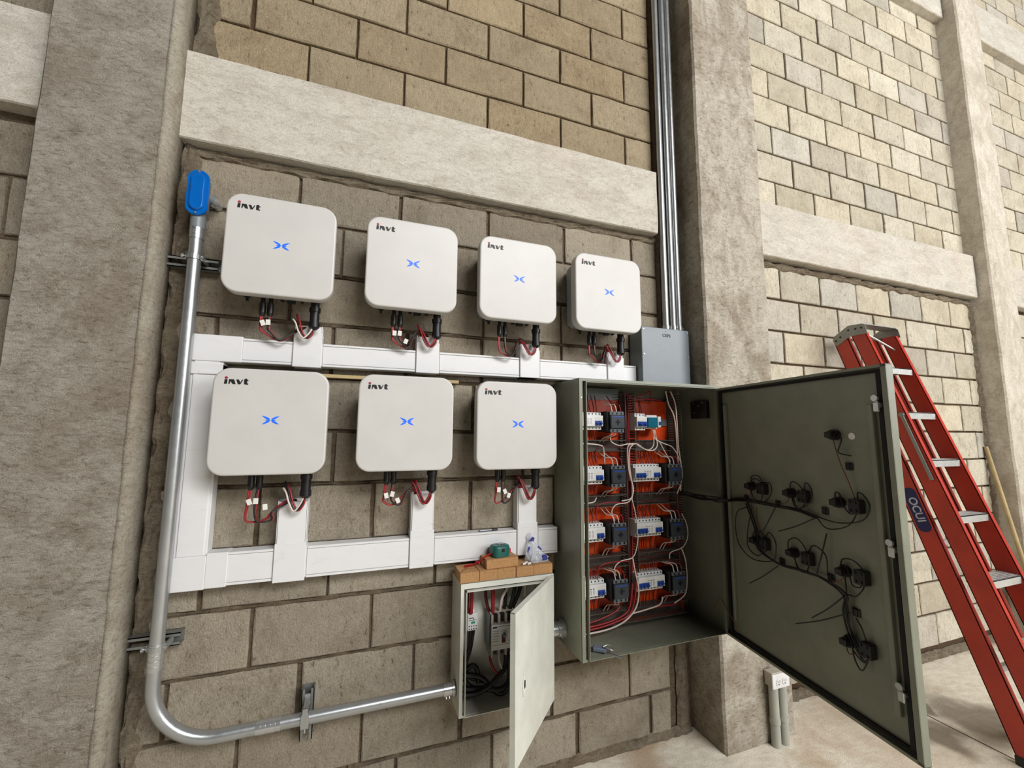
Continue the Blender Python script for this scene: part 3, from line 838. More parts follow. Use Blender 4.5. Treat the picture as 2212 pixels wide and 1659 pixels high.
m.build('opening_lip', M_['green'], root)
m = MB(); m.box(.04, .705, -.030, -.027, .015, 1.075); m.build('mounting_plate', M_['orange'], root, label='bright orange mounting plate')
m = MB(); m.box(.10, .345, -.036, -.030, 1.072, 1.128); m.build('top_plate', M_['gbox_d'], root)
for z in (.14, .98):
    h_ = MB(); h_.cyl((EW + .003, -ED - .006, z - .028), (EW + .003, -ED - .006, z + .028), .005, n=10); h_.build('hinge', M_['zinc'], root)
for z in (.10, .33, 1.06):
    h_ = MB(); h_.cyl((.010, -ED - .001, z), (.010, -ED - .0025, z), .0028, n=8); h_.build('rivet', M_['zinc'], root)
# door: local x runs from the hinge to the free edge, local -y is the inside face
door = empty('door', (EW - .004, -ED - .014, 0)); door.parent = root
DW, DT = .785, .022
# free edge direction (-cos, -sin) of 81 degrees; inside faces -x
door.rotation_euler = (0, 0, math.atan2(-math.sin(R(81)), -math.cos(R(81))))
DZ0, DZ1 = .010, EH - .020
m = MB(); m.box(0, DW, 0, .003, DZ0, DZ1)
m.box(0, .003, -DT, 0, DZ0, DZ1); m.box(DW - .003, DW, -DT, 0, DZ0, DZ1); m.box(0, DW, -DT, 0, DZ0, DZ0 + .003); m.box(0, DW, -DT, 0, DZ1 - .003, DZ1)
m.box(DW - .016, DW, -DT - .001, -DT + .002, DZ0, DZ1); m.box(0, .012, -DT - .001, -DT + .002, DZ0, DZ1)
m.box(0, DW, -DT - .001, -DT + .002, DZ0, DZ0 + .009); m.box(0, DW, -DT - .001, -DT + .002, DZ1 - .009, DZ1)
m.build('door_panel', M_['green'], door)
m = MB()
m.box(.018, .030, -.012, 0, DZ0 + .016, DZ1 - .016); m.box(DW - .040, DW - .026, -.012, 0, DZ0 + .016, DZ1 - .016)
m.box(.018, DW - .026, -.010, 0, DZ0 + .014, DZ0 + .022); m.box(.018, DW - .026, -.010, 0, DZ1 - .022, DZ1 - .014)
m.build('gasket', M_['gasket'], door)
m = MB(); m.box(.045, .060, -.014, 0, DZ0 + .08, DZ1 - .08, .002); m.build('stiffener', M_['green'], door)
m = MB(); m.box(DW - .075, DW - .058, -.014, 0, DZ0 + .09, DZ1 - .12, .002); m.build('stiffener', M_['green'], door)
def dz(z): return z - EZ0
for (u_, z) in ((.748, -1.365), (.752, -1.793), (.742, -2.192)):
    m = MB(); m.cyl((u_, 0, dz(z)), (u_, -.022, dz(z)), .011, n=14); m.box(u_ - .009, u_ + .009, -.026, -.021, dz(z) - .022, dz(z) + .008, .002); m.cyl((u_, -.022, dz(z) + .020), (u_, -.030, dz(z) + .020), .010, n=12)
    m.build('cam_latch', M_['zinc'], door)
m = MB(); m.cyl((.645, -.0005, dz(-1.462)), (.645, -.002, dz(-1.462)), .0115, n=20); m.build('blanking_cap', M_['tagw'], door, label='round pale plug hole')

# door-mounted switches and pilot-lamp blocks
dmat = Matrix.Translation((EX1 - .004, -ED - .014, H)) @ Matrix.Rotation(door.rotation_euler.z, 4, 'Z')
def dp(u_, off, z): return dmat @ Vector((u_, -off, z))
SW = [(.59, -1.458), (.195, -1.678), (.395, -1.679), (.588, -1.683), (.205, -1.899), (.391, -1.899), (.588, -1.905), (.585, -2.124)]
BX = [None, (.262, -1.681), (.459, -1.683), (.653, -1.685), (.257, -1.902), (.457, -1.902), (.651, -1.904), (.650, -2.120)]
where = ['highest on the door', 'upper row, nearest the hinge', 'upper row, middle', 'upper row, nearest the free edge', 'lower row, nearest the hinge', 'lower row, middle', 'lower row, nearest the free edge', 'lowest on the door']
for i, (u_, z) in enumerate(SW):
    root = empty('selector_switch', dp(u_, 0.0005, z), door.rotation_euler.z, label='black round switch back on the open door, %s' % where[i], cat='switch', group='switch backs on the door')
    m = MB(); m.cyl((0, -.001, 0), (0, -.016, 0), .0185, n=16); m.build('mount_ring', M_['black'], root)
    m = MB(); m.cyl((0, -.014, 0), (0, -.028, 0), .0145, n=16); m.box(-.012, .012, -.038, -.027, -.010, .010, .002); m.build('contact_block', M_['soot'], root)
for i, b_ in enumerate(BX):
    if not b_: continue
    root = empty('pilot_lamp_block', dp(b_[0], 0.0005, b_[1]), door.rotation_euler.z, label='black square lamp block on the open door, %s' % where[i], cat='lamp block', group='lamp blocks on the door')
    m = MB(); m.box(-.018, .018, -.030, -.001, -.022, .022, .003); m.build('housing', M_['soot'], root)
    m = MB()
    for a in (-.009, .009):
        for c_ in (-.013, .013): m.cyl((a, -.030, c_), (a, -.034, c_), .004, n=8)
    m.build('terminal', M_['black'], root)
TM = [(.629, -1.561), (.155, -1.733), (.325, -1.731), (.528, -1.722), (.327, -1.95), (.532, -1.944), (.612, -2.025)]
tw = ['above the upper row', 'beside the hinge', 'first along the upper row', 'second along the upper row', 'first along the lower row', 'second along the lower row', 'above the lowest switch']
for i, (u_, z) in enumerate(TM):
    m = MB(); m.box(-.0125, .0125, -.006, -.0003, -.0125, .0125, .002); m.box(-.006, .006, -.010, -.005, -.012, .012, .002)
    o = m.build('tie_mount', M_['black'], None, dp(u_, .0003, z)); o.rotation_euler = (0, 0, door.rotation_euler.z)
    tag(o, 'small black adhesive tie mount on the door, %s' % tw[i], 'tie mount', 'tie mounts on the door')
har = empty('door_wiring', dp(.155, 0, -1.74), label='black wiring harness tied across the inside of the open door', cat='wiring')
hm = har.matrix_basis.inverted() if False else Matrix.Translation(-Vector(har.location))
def dw(name, pts, r=.0022, off=.012, mat='wbk'):
    g = random.Random(len(pts) * 7 + int(pts[0][1] * 1000))
    t = MB(); n_ = len(pts)
    t.tube([hm @ dp(u_, off + .010 * math.sin(math.pi * k / max(1, n_ - 1)), z) for k, (u_, z) in enumerate(pts)], r, 5, 5)
    t.build(name, M_[mat], har)
T1 = [(.055, -1.757), (.157, -1.740), (.325, -1.734), (.430, -1.733), (.503, -1.746)]
dw('wire', T1, .0034, .010); dw('wire', [(a, b_ - .006) for a, b_ in T1], .003, .016); dw('wire', [(a, b_ + .005 * math.sin(9 * a)) for a, b_ in T1], .003, .008)
T2 = [(.165, -1.75), (.215, -1.853), (.226, -1.925), (.322, -1.959), (.426, -1.953), (.511, -1.951), (.593, -1.975), (.586, -2.028), (.598, -2.096), (.632, -2.152)]
dw('wire', T2, .0030, .010); dw('wire', [(a + .006, b_ + .004) for a, b_ in T2], .0028, .014); dw('wire', [(a - .007, b_ - .006 * math.sin(a * 12)) for a, b_ in T2], .0028, .012)
for L in ([(.503, -1.746), (.588, -1.750), (.671, -1.726), (.700, -1.680), (.684, -1.648), (.663, -1.641), (.655, -1.66)],
          [(.613, -1.457), (.624, -1.478), (.611, -1.516), (.646, -1.526)],
          [(.2, -1.671), (.212, -1.636), (.253, -1.632), (.262, -1.663)], [(.196, -1.672), (.218, -1.646), (.245, -1.645), (.258, -1.665)],
          [(.262, -1.655), (.308, -1.654), (.316, -1.688), (.284, -1.725), (.245, -1.738)], [(.195, -1.690), (.215, -1.722), (.25, -1.738), (.258, -1.705)],
          [(.395, -1.672), (.413, -1.636), (.441, -1.640), (.457, -1.666)], [(.457, -1.663), (.473, -1.632), (.497, -1.650), (.498, -1.681), (.466, -1.716), (.416, -1.737)],
          [(.400, -1.690), (.42, -1.722), (.448, -1.728), (.46, -1.705)], [(.405, -1.69), (.44, -1.735), (.503, -1.749)],
          [(.576, -1.679), (.587, -1.650), (.604, -1.655), (.608, -1.679), (.63, -1.712), (.650, -1.706)], [(.503, -1.749), (.538, -1.775), (.580, -1.772), (.627, -1.748), (.650, -1.706)],
          [(.164, -1.771), (.107, -1.802), (.096, -1.881), (.121, -1.943), (.194, -1.977), (.299, -1.955), (.319, -1.905), (.312, -1.869), (.282, -1.850), (.259, -1.880)],
          [(.187, -1.894), (.212, -1.861), (.250, -1.857), (.257, -1.882)], [(.193, -1.766), (.171, -1.864), (.170, -1.931), (.214, -1.958), (.255, -1.930)],
          [(.369, -1.898), (.380, -1.859), (.414, -1.840), (.441, -1.854), (.455, -1.887)], [(.459, -1.879), (.484, -1.850), (.513, -1.852), (.534, -1.875), (.527, -1.938)],
          [(.395, -1.910), (.415, -1.948), (.45, -1.952), (.456, -1.925)], [(.39, -1.91), (.43, -1.95), (.511, -1.952)],
          [(.578, -1.888), (.594, -1.864), (.627, -1.857), (.650, -1.870), (.654, -1.890)], [(.574, -1.905), (.593, -1.882), (.613, -1.898), (.621, -1.935), (.641, -1.938), (.650, -1.921)],
          [(.593, -1.975), (.628, -1.969), (.651, -1.944), (.655, -1.923)], [(.590, -1.92), (.596, -1.95), (.600, -2.03), (.606, -2.10), (.634, -2.156), (.650, -2.140)],
          [(.617, -2.04), (.641, -2.058), (.647, -2.105)], [(.568, -2.13), (.584, -2.103), (.598, -2.106), (.608, -2.141), (.637, -2.162), (.648, -2.140)],
          [(.599, -2.086), (.606, -2.156), (.629, -2.189), (.650, -2.140)]): dw('wire', L)
dw('wire', [(.585, -1.468), (.600, -1.510), (.616, -1.558), (.633, -1.608), (.645, -1.664)], .0016, .010, 'wor')
dw('wire', [(.572, -2.140), (.590, -2.158), (.604, -2.149)], .0018, .010, 'wor'); dw('wire', [(.395, -1.69), (.38, -1.72), (.33, -1.728)], .0018, .012, 'wor'); dw('wire', [(.19, -1.69), (.215, -1.73), (.30, -1.74)], .0018, .012, 'wor'); dw('wire', [(.59, -1.92), (.57, -1.945), (.535, -1.946)], .0018, .012, 'wor'); dw('wire', [(.22, -1.76), (.235, -1.83), (.25, -1.88)], .0018, .012, 'wor')
for p, q in (((.324, -1.742), (.259, -1.866)), ((.503, -1.749), (.356, -1.828)), ((.317, -1.969), (.184, -2.077)), ((.538, -1.795), (.507, -1.939)), ((.593, -1.975), (.476, -2.095)), ((.599, -2.03), (.406, -2.143))):
    t = MB(); a, b_ = Vector(p), Vector(q); mid = (a + b_) / 2 + Vector((.004, -.004))
    t.tube([hm @ dp(a.x, .014, a.y), hm @ dp(mid.x, .030, mid.y), hm @ dp(b_.x, .036, b_.y)], .0024, 5, 4); t.build('cable_tie', M_['black'], har)
# bundle crossing from the plate to the door
A = Vector((1.40, -.12, H - 1.752)); B = dp(.06, .010, -1.757); g = random.Random(2)
for k in range(6):
    o1, o2 = g.uniform(-.012, .012), g.uniform(-.016, .016)
    t = MB(); t.tube([Vector(p) - Vector(har.location) for p in (A + Vector((0, .03 * g.random(), o1)), A * .6 + B * .4 + Vector((0, 0, o2 - .010)), A * .2 + B * .8 + Vector((-.012, 0, o1 - .006)), B, dp(.15, .012, -1.742 + o1 * .4))], .0032, 6, 5)
    t.build('wire', M_['wbk'], har)
t = MB(); t.tube([Vector(p) - Vector(har.location) for p in ((1.485, -.20, H - 2.27), (1.49, -.235, H - 2.215), dp(.02, .03, -2.235), dp(.06, .02, -2.29), dp(.065, .012, -2.325))], .0016, 5, 5); t.build('earth_wire', M_['wor'], har)

# ------------------------------------------------------------------ gear inside the enclosure
def comb(name, x0, x1, z0, z1, horiz, label):
    """open slotted wiring duct: back strip and two comb walls"""
    root = empty(name, (x0, -.030, H + z0), label=label, cat='wiring duct', group='slotted ducts in the enclosure')
    L, Wd = (x1 - x0, z1 - z0) if horiz else (z1 - z0, x1 - x0)
    def B3(m, a0, a1, b0, b1, y0, y1):
        if horiz: m.box(a0, a1, y0, y1, b0, b1)
        else: m.box(b0, b1, y0, y1, a0, a1)
    m = MB(); B3(m, 0, L, 0, Wd, -.003, -.0005); m.build('base', M_['slot'], root)
    for b0 in (0, Wd - .0018):
        m = MB(); B3(m, 0, L, b0, b0 + .0018, -.012, -.003)
        n_ = int(L / .0125)
        for k in range(n_):
            a = L * k / n_
            B3(m, a + .0015, a + .0085, b0, b0 + .0018, -.057, -.012); B3(m, a + .0005, a + .0105, b0 - .0006, b0 + .0024, -.060, -.057)
        B3(m, 0, L, b0, b0 + .0018, -.0590, -.0565)
        m.build('comb_wall', M_['slot'], root)
    return root
comb('slotted_duct', 1.100, 1.156, -2.262, -1.255, False, 'upright slotted duct between the two columns of breakers')
comb('slotted_duct', 1.395, 1.440, -2.262, -1.255, False, 'upright slotted duct along the hinge side of the orange plate')
for (za, zb, lab) in ((-1.543, -1.490, 'first'), (-1.800, -1.748, 'second'), (-2.073, -2.022, 'third')):
    comb('slotted_duct', .800, 1.099, za, zb, True, '%s level slotted duct from the top, below left-hand breakers' % lab)
    comb('slotted_duct', 1.157, 1.394, za, zb, True, '%s level slotted duct from the top, on the hinge side' % lab)
comb('slotted_duct', .800, 1.440, -2.325, -2.266, True, 'lowest slotted duct spanning the enclosure floor')

def make_breaker(n_tog, w_, style):
    """a multi-pole breaker: stepped body, terminals, row of blue toggles"""
    root = empty('circuit_breaker')
    hw = w_ / 2
    m = MB()
    m.box(-hw, hw, -.052, -.001, -.041, .041, .001); m.box(-hw, hw, -.070, -.050, -.024, .026, .0015)
    m.build('body', M_['brk'], root)
    n_ = max(2, int(round(w_ / .0185)))
    t = MB()
    for k in range(n_):
        x = -hw + w_ * (k + .5) / n_
        t.cyl((x, -.0515, .034), (x, -.0535, .034), .0032, n=8); t.cyl((x, -.0515, -.033), (x, -.0535, -.033), .0028, n=8)
    t.build('terminal_hole', M_['ink'], root)['kind'] = 'stuff'
    mk = MB()
    for x in ((-.020, -.005, .010) if w_ > .1 else ()):
        mk.box(x - .004, x + .004, -.0708, -.0695, .008, .0105); mk.box(x - .003, x - .0022, -.0706, -.0695, -.016, .004); mk.box(x + .0022, x + .003, -.0706, -.0695, -.016, .004)
    if w_ > .1: mk.build('face_mark', M_['ink'], root)['kind'] = 'stuff'
    for (a, b_) in n_tog:
        g_ = MB(); g_.box(a, b_, -.0745, -.069, -.021, .001, .001); g_.box((a + b_) / 2 - (b_ - a) * .3, (a + b_) / 2 + (b_ - a) * .3, -.0845, -.074, -.014, -.007, .0015)
        g_.build('toggle', M_['tgl'], root)
        p_ = MB(); p_.box(a, b_, -.0706, -.069, .002, .020); p_.build('face_plate', M_['tagw'], root)
    return root
def make_contactor():
    root = empty('contactor')
    m = MB(); m.box(-.046, -.006, -.085, -.001, -.046, .050, .002); m.box(-.006, .0395, -.095, -.001, -.050, .050, .002); m.build('body', M_['soot'], root)
    m = MB(); m.box(-.0375, .0375, -.106, -.094, -.030, .032, .002); m.build('front_cover', M_['dgrey'], root)
    m = MB(); m.box(-.0375, .0375, -.098, -.090, .033, .049, .001); m.build('terminal_strip', M_['lgrey'], root)
    m = MB(); m.box(-.0375, .0375, -.098, -.090, -.049, -.031, .001); m.build('terminal_strip', M_['lgrey'], root)
    m = MB()
    for x in (-.024, 0, .024):
        for z in (.041, -.040): m.cyl((x, -.0975, z), (x, -.0995, z), .0052, n=10)
    m.build('terminal_hole', M_['ink'], root)['kind'] = 'stuff'
    m = MB(); m.box(-.030, .030, -.1068, -.1055, .022, .027); m.build('blue_stripe', M_['tgl'], root)
    m = MB(); m.box(-.004, .004, -.1085, -.1055, -.012, .012); m.box(-.012, .014, -.1085, -.1055, -.003, .003); m.build('indicator_slot', M_['ink'], root)
    return root
rowsz = [-1.401, -1.652, -1.911, -2.157]
ordn = ['top', 'second', 'third', 'bottom']
bl = make_breaker([(-.072, -.055), (.032, .049), (.051, .068)], .150, 0)
br_ = make_breaker([(-.072, -.054), (-.053, -.036), (-.034, -.016), (.030, .047), (.050, .067)], .150, 0)
b2 = make_breaker([(-.026, .004), (.005, .026)], .060, 0)
ct = make_contactor()
used = set()
def place(o, x, z, label, cat, grp):
    c = o if o.name not in used else copy_tree(o)
    used.add(o.name); c.location = (x, -.040, H + z); tag(c, label, cat, grp)
for k, z in enumerate(rowsz):
    place(bl, .887, z, 'white breaker unit with blue toggles, %s row, far from the open door' % ordn[k], 'breaker', 'breakers in the enclosure')
    place(ct, 1.020, z - .004, 'dark grey contactor, %s row, left of the upright duct' % ordn[k], 'contactor', 'contactors in the enclosure')
    if k: place(br_, 1.211, z + .004, 'wide white breaker unit with blue toggles, %s row, right of the upright duct' % ordn[k], 'breaker', 'breakers in the enclosure')
    if k: place(ct, 1.344, z - .004, 'dark grey contactor, %s row, on the hinge side' % ordn[k], 'contactor', 'contactors in the enclosure')
place(b2, 1.182, -1.401, 'narrow white breaker with two blue toggles beside the clear blue module', 'breaker', 'breakers in the enclosure')
for k, z in enumerate(rowsz):
    m = MB(); m.box(.81, 1.095, -.0395, -.0315, H + z - .017, H + z + .017); tag(m.build('mounting_rail', M_['galv_d']), 'steel mounting rail behind the %s row, far from the open door' % ordn[k], 'rail', 'rails in the enclosure')
    m = MB(); m.box(1.160, 1.390, -.0395, -.0315, H + z - .017, H + z + .017); tag(m.build('mounting_rail', M_['galv_d']), 'steel mounting rail behind the %s row, hinge side' % ordn[k], 'rail', 'rails in the enclosure')
root = empty('power_module', (1.249, -.040, H - 1.401), label='clear blue power module between white breakers in the top row', cat='power module')
m = MB(); m.box(-.033, .030, -.060, -.001, -.034, .034, .002); m.build('base', M_['brk'], root)
m = MB(); m.box(-.033, .024, -.074, -.060, -.027, .022, .002); m.build('cover', M_['lens'], root)
m = MB(); m.box(.032, .050, -.066, -.001, -.026, .028, .002); m.build('end_unit', M_['brk'], root)
m = MB(); m.box(.036, .047, -.071, -.065, -.014, .002, .001); m.build('toggle', M_['tgl'], root)

def loom(name, label, specs):
    root = empty(name, (1.1, -.06, H - 1.8), label=label, cat='wiring', group=None)
    o = Vector(root.location)
    for pts, r, mat in specs:
        t = MB(); t.tube([Vector((x, y, H + z)) - o for x, y, z in pts], r, 5, 5); t.build('wire', M_[mat], root)
    return root
g = random.Random(77)
for k, z in enumerate(rowsz):
    for sx, nm in ((0, 'far from the open door'), (1, 'on the hinge side')):
        sp = []
        top = [-1.275, -1.545, -1.802, -2.075][k]; bot = [-1.490, -1.748, -2.022, -2.266][k]
        xs = [.84 + .0155 * q for q in range(8)] if sx == 0 else [1.165 + .0155 * q for q in range(8)]
        if k == 0 and sx == 1: xs = xs[:4]
        for x in xs:
            mt = g.choice(['wdk', 'wdk', 'wred', 'wdk', 'wor'])
            sp.append(([(x + g.uniform(-.006, .006), -.052, top), (x + g.uniform(-.008, .008), -.060, (top + z) / 2 + .02), (x, -.075, z + .040)], .0022, mt))
            if g.random() < .6: sp.append(([(x, -.075, z - .040), (x + g.uniform(-.008, .008), -.062, (bot + z) / 2 - .012), (x + g.uniform(-.006, .006), -.055, bot - .01)], .0022, mt))
        cx = 1.020 if sx == 0 else 1.344
        if not (k == 0 and sx == 1):
            for dx, mt in ((-.024, 'wwh'), (0, 'wwh'), (.024, 'wred')):
                sp.append(([(cx + dx - .03, -.06, top - .002), (cx + dx - .024, -.105, z + .082), (cx + dx - .008, -.130, z + .078), (cx + dx, -.134, z + .044)], .0026, mt))
            for dx, mt in ((-.020, 'wwh'), (.0, 'wwh'), (.022, 'wred')):
                sp.append(([(cx + dx, -.128, z - .044), (cx + dx - .004, -.118, z - .066), (cx + dx - .02, -.085, z - .078), (cx + dx - .03, -.06, bot - .01)], .0026, mt))
        loom('branch_wiring', 'thin red and white wires on the %s row of breakers, %s' % (ordn[k], nm), sp)
# long white and red looms lying over the ducts
a0 = -.100
loom('white_loom', 'long white wires arcing across the middle of the enclosure', [
    ([(.80, a0, -1.505), (.90, a0, -1.508), (.96, a0, -1.518), (.975, a0 + .01, -1.545), (.985, a0 + .02, -1.60)], .0036, 'wwh'),
    ([(1.005, a0, -1.475), (1.012, a0, -1.498), (1.05, a0 - .004, -1.515), (1.10, a0 - .006, -1.508), (1.15, a0 - .006, -1.508), (1.20, a0 - .004, -1.535), (1.25, a0, -1.540), (1.275, a0, -1.515), (1.268, a0, -1.47), (1.255, a0 - .01, -1.44)], .0032, 'wwh'),
    ([(1.15, a0 - .008, -1.512), (1.19, a0, -1.53), (1.225, a0, -1.537), (1.252, a0, -1.515), (1.255, a0, -1.47), (1.245, a0 - .01, -1.44)], .003, 'wwh'),
    ([(1.255, a0 - .01, -1.44), (1.262, a0, -1.48), (1.31, a0, -1.505), (1.37, a0, -1.528), (1.405, a0 - .01, -1.60), (1.41, a0 - .01, -1.68), (1.385, a0, -1.755)], .003, 'wwh'),
    ([(1.25, a0 - .01, -1.44), (1.258, a0, -1.475), (1.29, a0, -1.50), (1.315, a0, -1.54), (1.335, a0 - .02, -1.595)], .0026, 'wwh'),
    ([(1.14, a0 - .006, -1.508), (1.102, a0 - .006, -1.515), (1.096, a0 - .006, -1.56), (1.10, a0 - .008, -1.64), (1.118, a0 - .008, -1.71), (1.108, a0 - .008, -1.762), (1.06, a0, -1.775)], .003, 'wwh'),
    ([(1.13, a0 - .006, -1.51), (1.108, a0 - .008, -1.53), (1.102, a0 - .008, -1.58), (1.108, a0 - .01, -1.66), (1.122, a0 - .008, -1.72), (1.112, a0 - .008, -1.765)], .003, 'wwh'),
    ([(1.112, a0 - .008, -1.762), (1.09, a0 - .004, -1.782), (1.03, a0, -1.79), (1.005, a0, -1.82), (1.015, a0 - .01, -1.86)], .003, 'wwh'),
    ([(1.112, a0 - .008, -1.765), (1.13, a0 - .006, -1.83), (1.142, a0 - .006, -1.91), (1.136, a0 - .006, -1.98), (1.108, a0 - .008, -2.032), (1.05, a0, -2.045), (1.015, a0, -2.07), (1.008, a0 - .02, -2.10)], .003, 'wwh'),
    ([(1.108, a0 - .008, -2.035), (1.118, a0 - .008, -2.09), (1.134, a0 - .010, -2.17), (1.128, a0 - .010, -2.23), (1.10, a0 - .010, -2.275), (1.04, a0 - .012, -2.31), (.95, a0 - .014, -2.327), (.80, a0 - .014, -2.330)], .0042, 'wwh'),
    ([(1.095, a0 - .010, -2.278), (1.18, a0 - .006, -2.272), (1.26, a0, -2.262), (1.285, a0 + .01, -2.235)], .0038, 'wwh'),
    ([(.80, a0, -1.765), (.86, a0, -1.775), (.91, a0, -1.772), (.93, a0 + .01, -1.755)], .0032, 'wwh'),
    ([(1.33, -.11, -1.245), (1.345, -.11, -1.31), (1.372, -.11, -1.36), (1.385, -.108, -1.42), (1.39, -.108, -1.55), (1.395, -.106, -1.68)], .0034, 'wwh'),
    ([(1.36, -.11, -1.245), (1.385, -.11, -1.30), (1.392, -.11, -1.38), (1.398, -.108, -1.52), (1.41, -.108, -1.62), (1.40, -.108, -1.74)], .0034, 'wwh'),
    ([(1.40, -.11, -1.85), (1.425, -.112, -1.90), (1.43, -.112, -1.96), (1.40, -.108, -2.01), (1.33, -.104, -2.03), (1.325, -.10, -2.06)], .0026, 'wwh'),
    ([(1.39, -.108, -2.01), (1.41, -.112, -2.07), (1.415, -.112, -2.16), (1.40, -.11, -2.23), (1.34, -.104, -2.265)], .003, 'wwh')])
loom('red_loom', 'thick red wires sweeping along the bottom of the enclosure', [
    ([(.80, a0 - .004, -2.308), (.92, a0 - .004, -2.306), (1.02, a0 - .004, -2.292), (1.08, a0 - .002, -2.265), (1.10, a0, -2.21), (1.108, a0, -2.15)], .0048, 'wred'),
    ([(.80, a0 - .006, -2.318), (.92, a0 - .006, -2.317), (1.03, a0 - .006, -2.300), (1.09, a0 - .006, -2.275), (1.12, a0 - .004, -2.20), (1.13, a0 - .002, -2.10)], .0048, 'wred'),
    ([(1.09, a0, -2.285), (1.16, a0, -2.276), (1.26, a0, -2.270), (1.35, a0 + .002, -2.272), (1.40, a0 + .006, -2.24)], .0042, 'wred'),
    ([(.80, a0 + .004, -2.295), (.90, a0 + .004, -2.292), (1.0, a0 + .004, -2.27), (1.04, a0 + .006, -2.25)], .004, 'wred'),
    ([(1.17, -.07, -1.275), (1.22, -.08, -1.262), (1.265, -.075, -1.245), (1.262, -.07, -1.30)], .0034, 'wred'),
    ([(1.12, -.07, -1.26), (1.16, -.085, -1.29), (1.24, -.08, -1.285), (1.33, -.075, -1.29)], .0040, 'wred'),
    ([(.93, a0 + .01, -1.595), (.925, a0 + .006, -1.545), (.95, a0, -1.522), (1.02, a0, -1.520), (1.09, a0, -1.53)], .003, 'wdk'),
    ([(.93, a0 + .01, -1.855), (.925, a0 + .006, -1.805), (.95, a0, -1.782), (1.02, a0, -1.778), (1.09, a0, -1.79)], .003, 'wred'),
    ([(.93, a0 + .01, -2.12), (.925, a0 + .006, -2.08), (.95, a0, -2.052), (1.02, a0, -2.045), (1.09, a0, -2.05)], .003, 'wred'),
    ([(1.16, a0, -2.035), (1.22, a0, -2.045), (1.28, a0, -2.030), (1.38, a0, -2.040)], .0032, 'wdk'),
    ([(1.16, a0, -1.775), (1.22, a0, -1.785), (1.28, a0, -1.770), (1.38, a0, -1.780)], .0032, 'wdk'),
    ([(1.41, -.06, -1.27), (1.418, -.075, -1.5), (1.412, -.075, -1.8), (1.418, -.075, -2.1), (1.41, -.07, -2.25)], .004, 'wdk'),
    ([(1.125, -.05, -1.27), (1.13, -.058, -1.5), (1.122, -.060, -1.8), (1.13, -.058, -2.1), (1.125, -.05, -2.25)], .006, 'wdk'),
    ([(1.142, -.05, -1.27), (1.14, -.058, -1.5), (1.146, -.060, -1.8), (1.14, -.058, -2.1), (1.142, -.05, -2.25)], .005, 'wred')])
# small black camera-like module on the hinge-side wall
root = empty('black_module', (1.5115, -.157, H - 1.338), label='small black module screwed to the inner side wall near the hinge', cat='module')
m = MB(); m.box(-.026, -.0005, -.052, .052, -.043, .043, .003); m.build('housing', M_['black'], root)
m = MB()
for y, z in ((.025, -.014), (-.005, .020), (.03, .034), (-.03, .036)): m.cyl((-.026, y, z), (-.0285, y, z), .003, n=8)
m.build('screw', M_['zinc'], root)
# hex keys on the enclosure floor
root = empty('hex_key_set', (.868, -.205, H + EZ0 + .0035), R(-38), label='folding grey hex key set lying on the enclosure floor', cat='tool')
m = MB(); m.box(-.030, .024, -.016, .016, .004, .020, .003); m.build('holder', M_['holder'], root)
for k, (L, r) in enumerate(((.060, .0022), (.068, .0026), (.052, .0018), (.045, .0015))):
    m = MB(); y = -.012 + .008 * k; m.cyl((-.022, y, .008 + .002 * (k % 2)), (-.030 - L, y - .004 * k + .004, .0035), r, n=6); m.build('hex_key', M_['steel'], root)
m = MB(); m.tube([(.010, 0, .022), (.030, .012, .027), (.050, .010, .020), (.052, -.012, .020), (.030, -.014, .026), (.012, -.004, .022)], .0026, 6); m.build('ring', M_['zinc'], root)
m = MB(); m.cyl((.04, -.012, .006), (.088, -.030, .005), .0045, n=8); m.build('bit_handle', M_['steel'], root)

# nipple between the two enclosures
root = empty('conduit_nipple', (.757, -.088, H - 2.302), label='short zinc conduit nipple joining the small cream box to the large enclosure', cat='conduit fitting')
m = MB(); m.cyl((-.077, 0, 0), (-.03, 0, 0), .026, n=20); m.cyl((-.032, 0, 0), (-.004, 0, 0), .0305, n=20); m.cyl((-.008, 0, 0), (-.0005, 0, 0), .0375, n=20)
m.cyl((-.018, -.018, -.022), (-.018, -.0225, -.0275), .004, n=8); m.build('sleeve', M_['zinc'], root)

# ------------------------------------------------------------------ small cream enclosure
SX0, SX1, SZ0, SZ1, SD = .282, .678, -2.527, -2.045, .155
root = empty('small_enclosure', (SX0, 0, H + SZ0), label='small cream electrical box with half-open door under the cardboard boxes', cat='enclosure')
W_, Hh = SX1 - SX0, SZ1 - SZ0
m = MB()
m.box(0, W_, -t_, -.0005, 0, Hh); m.box(0, t_, -SD, -t_, 0, Hh); m.box(W_ - t_, W_, -SD, -t_, 0, Hh); m.box(t_, W_ - t_, -SD, -t_, 0, t_); m.box(t_, W_ - t_, -SD, -t_, Hh - t_, Hh)
m.box(0, .013, -SD - .001, -SD + .003, 0, Hh); m.box(W_ - .010, W_, -SD - .001, -SD + .003, 0, Hh); m.box(.013, W_ - .010, -SD - .001, -SD + .003, Hh - .020, Hh); m.box(.013, W_ - .010, -SD - .001, -SD + .003, 0, .008)
m.build('shell', M_['cream'], root)
m = MB(); m.box(.020, .0225, -SD - .012, -SD + .01, .006, Hh - .026); m.box(W_ - .014, W_ - .0115, -SD - .010, -SD + .01, .006, Hh - .026); m.box(.020, W_ - .012, -SD - .010, -SD + .01, .004, .0065); m.box(.020, W_ - .012, -SD - .012, -SD + .01, Hh - .029, Hh - .026)
m.build('opening_lip', M_['cream'], root)
m = MB(); m.box(.03, W_ - .03, -.016, -.012, .06, Hh - .03); m.build('mounting_plate', M_['cream'], root)
door2 = empty('door', (W_ - .003, -SD - .008, 0)); door2.parent = root
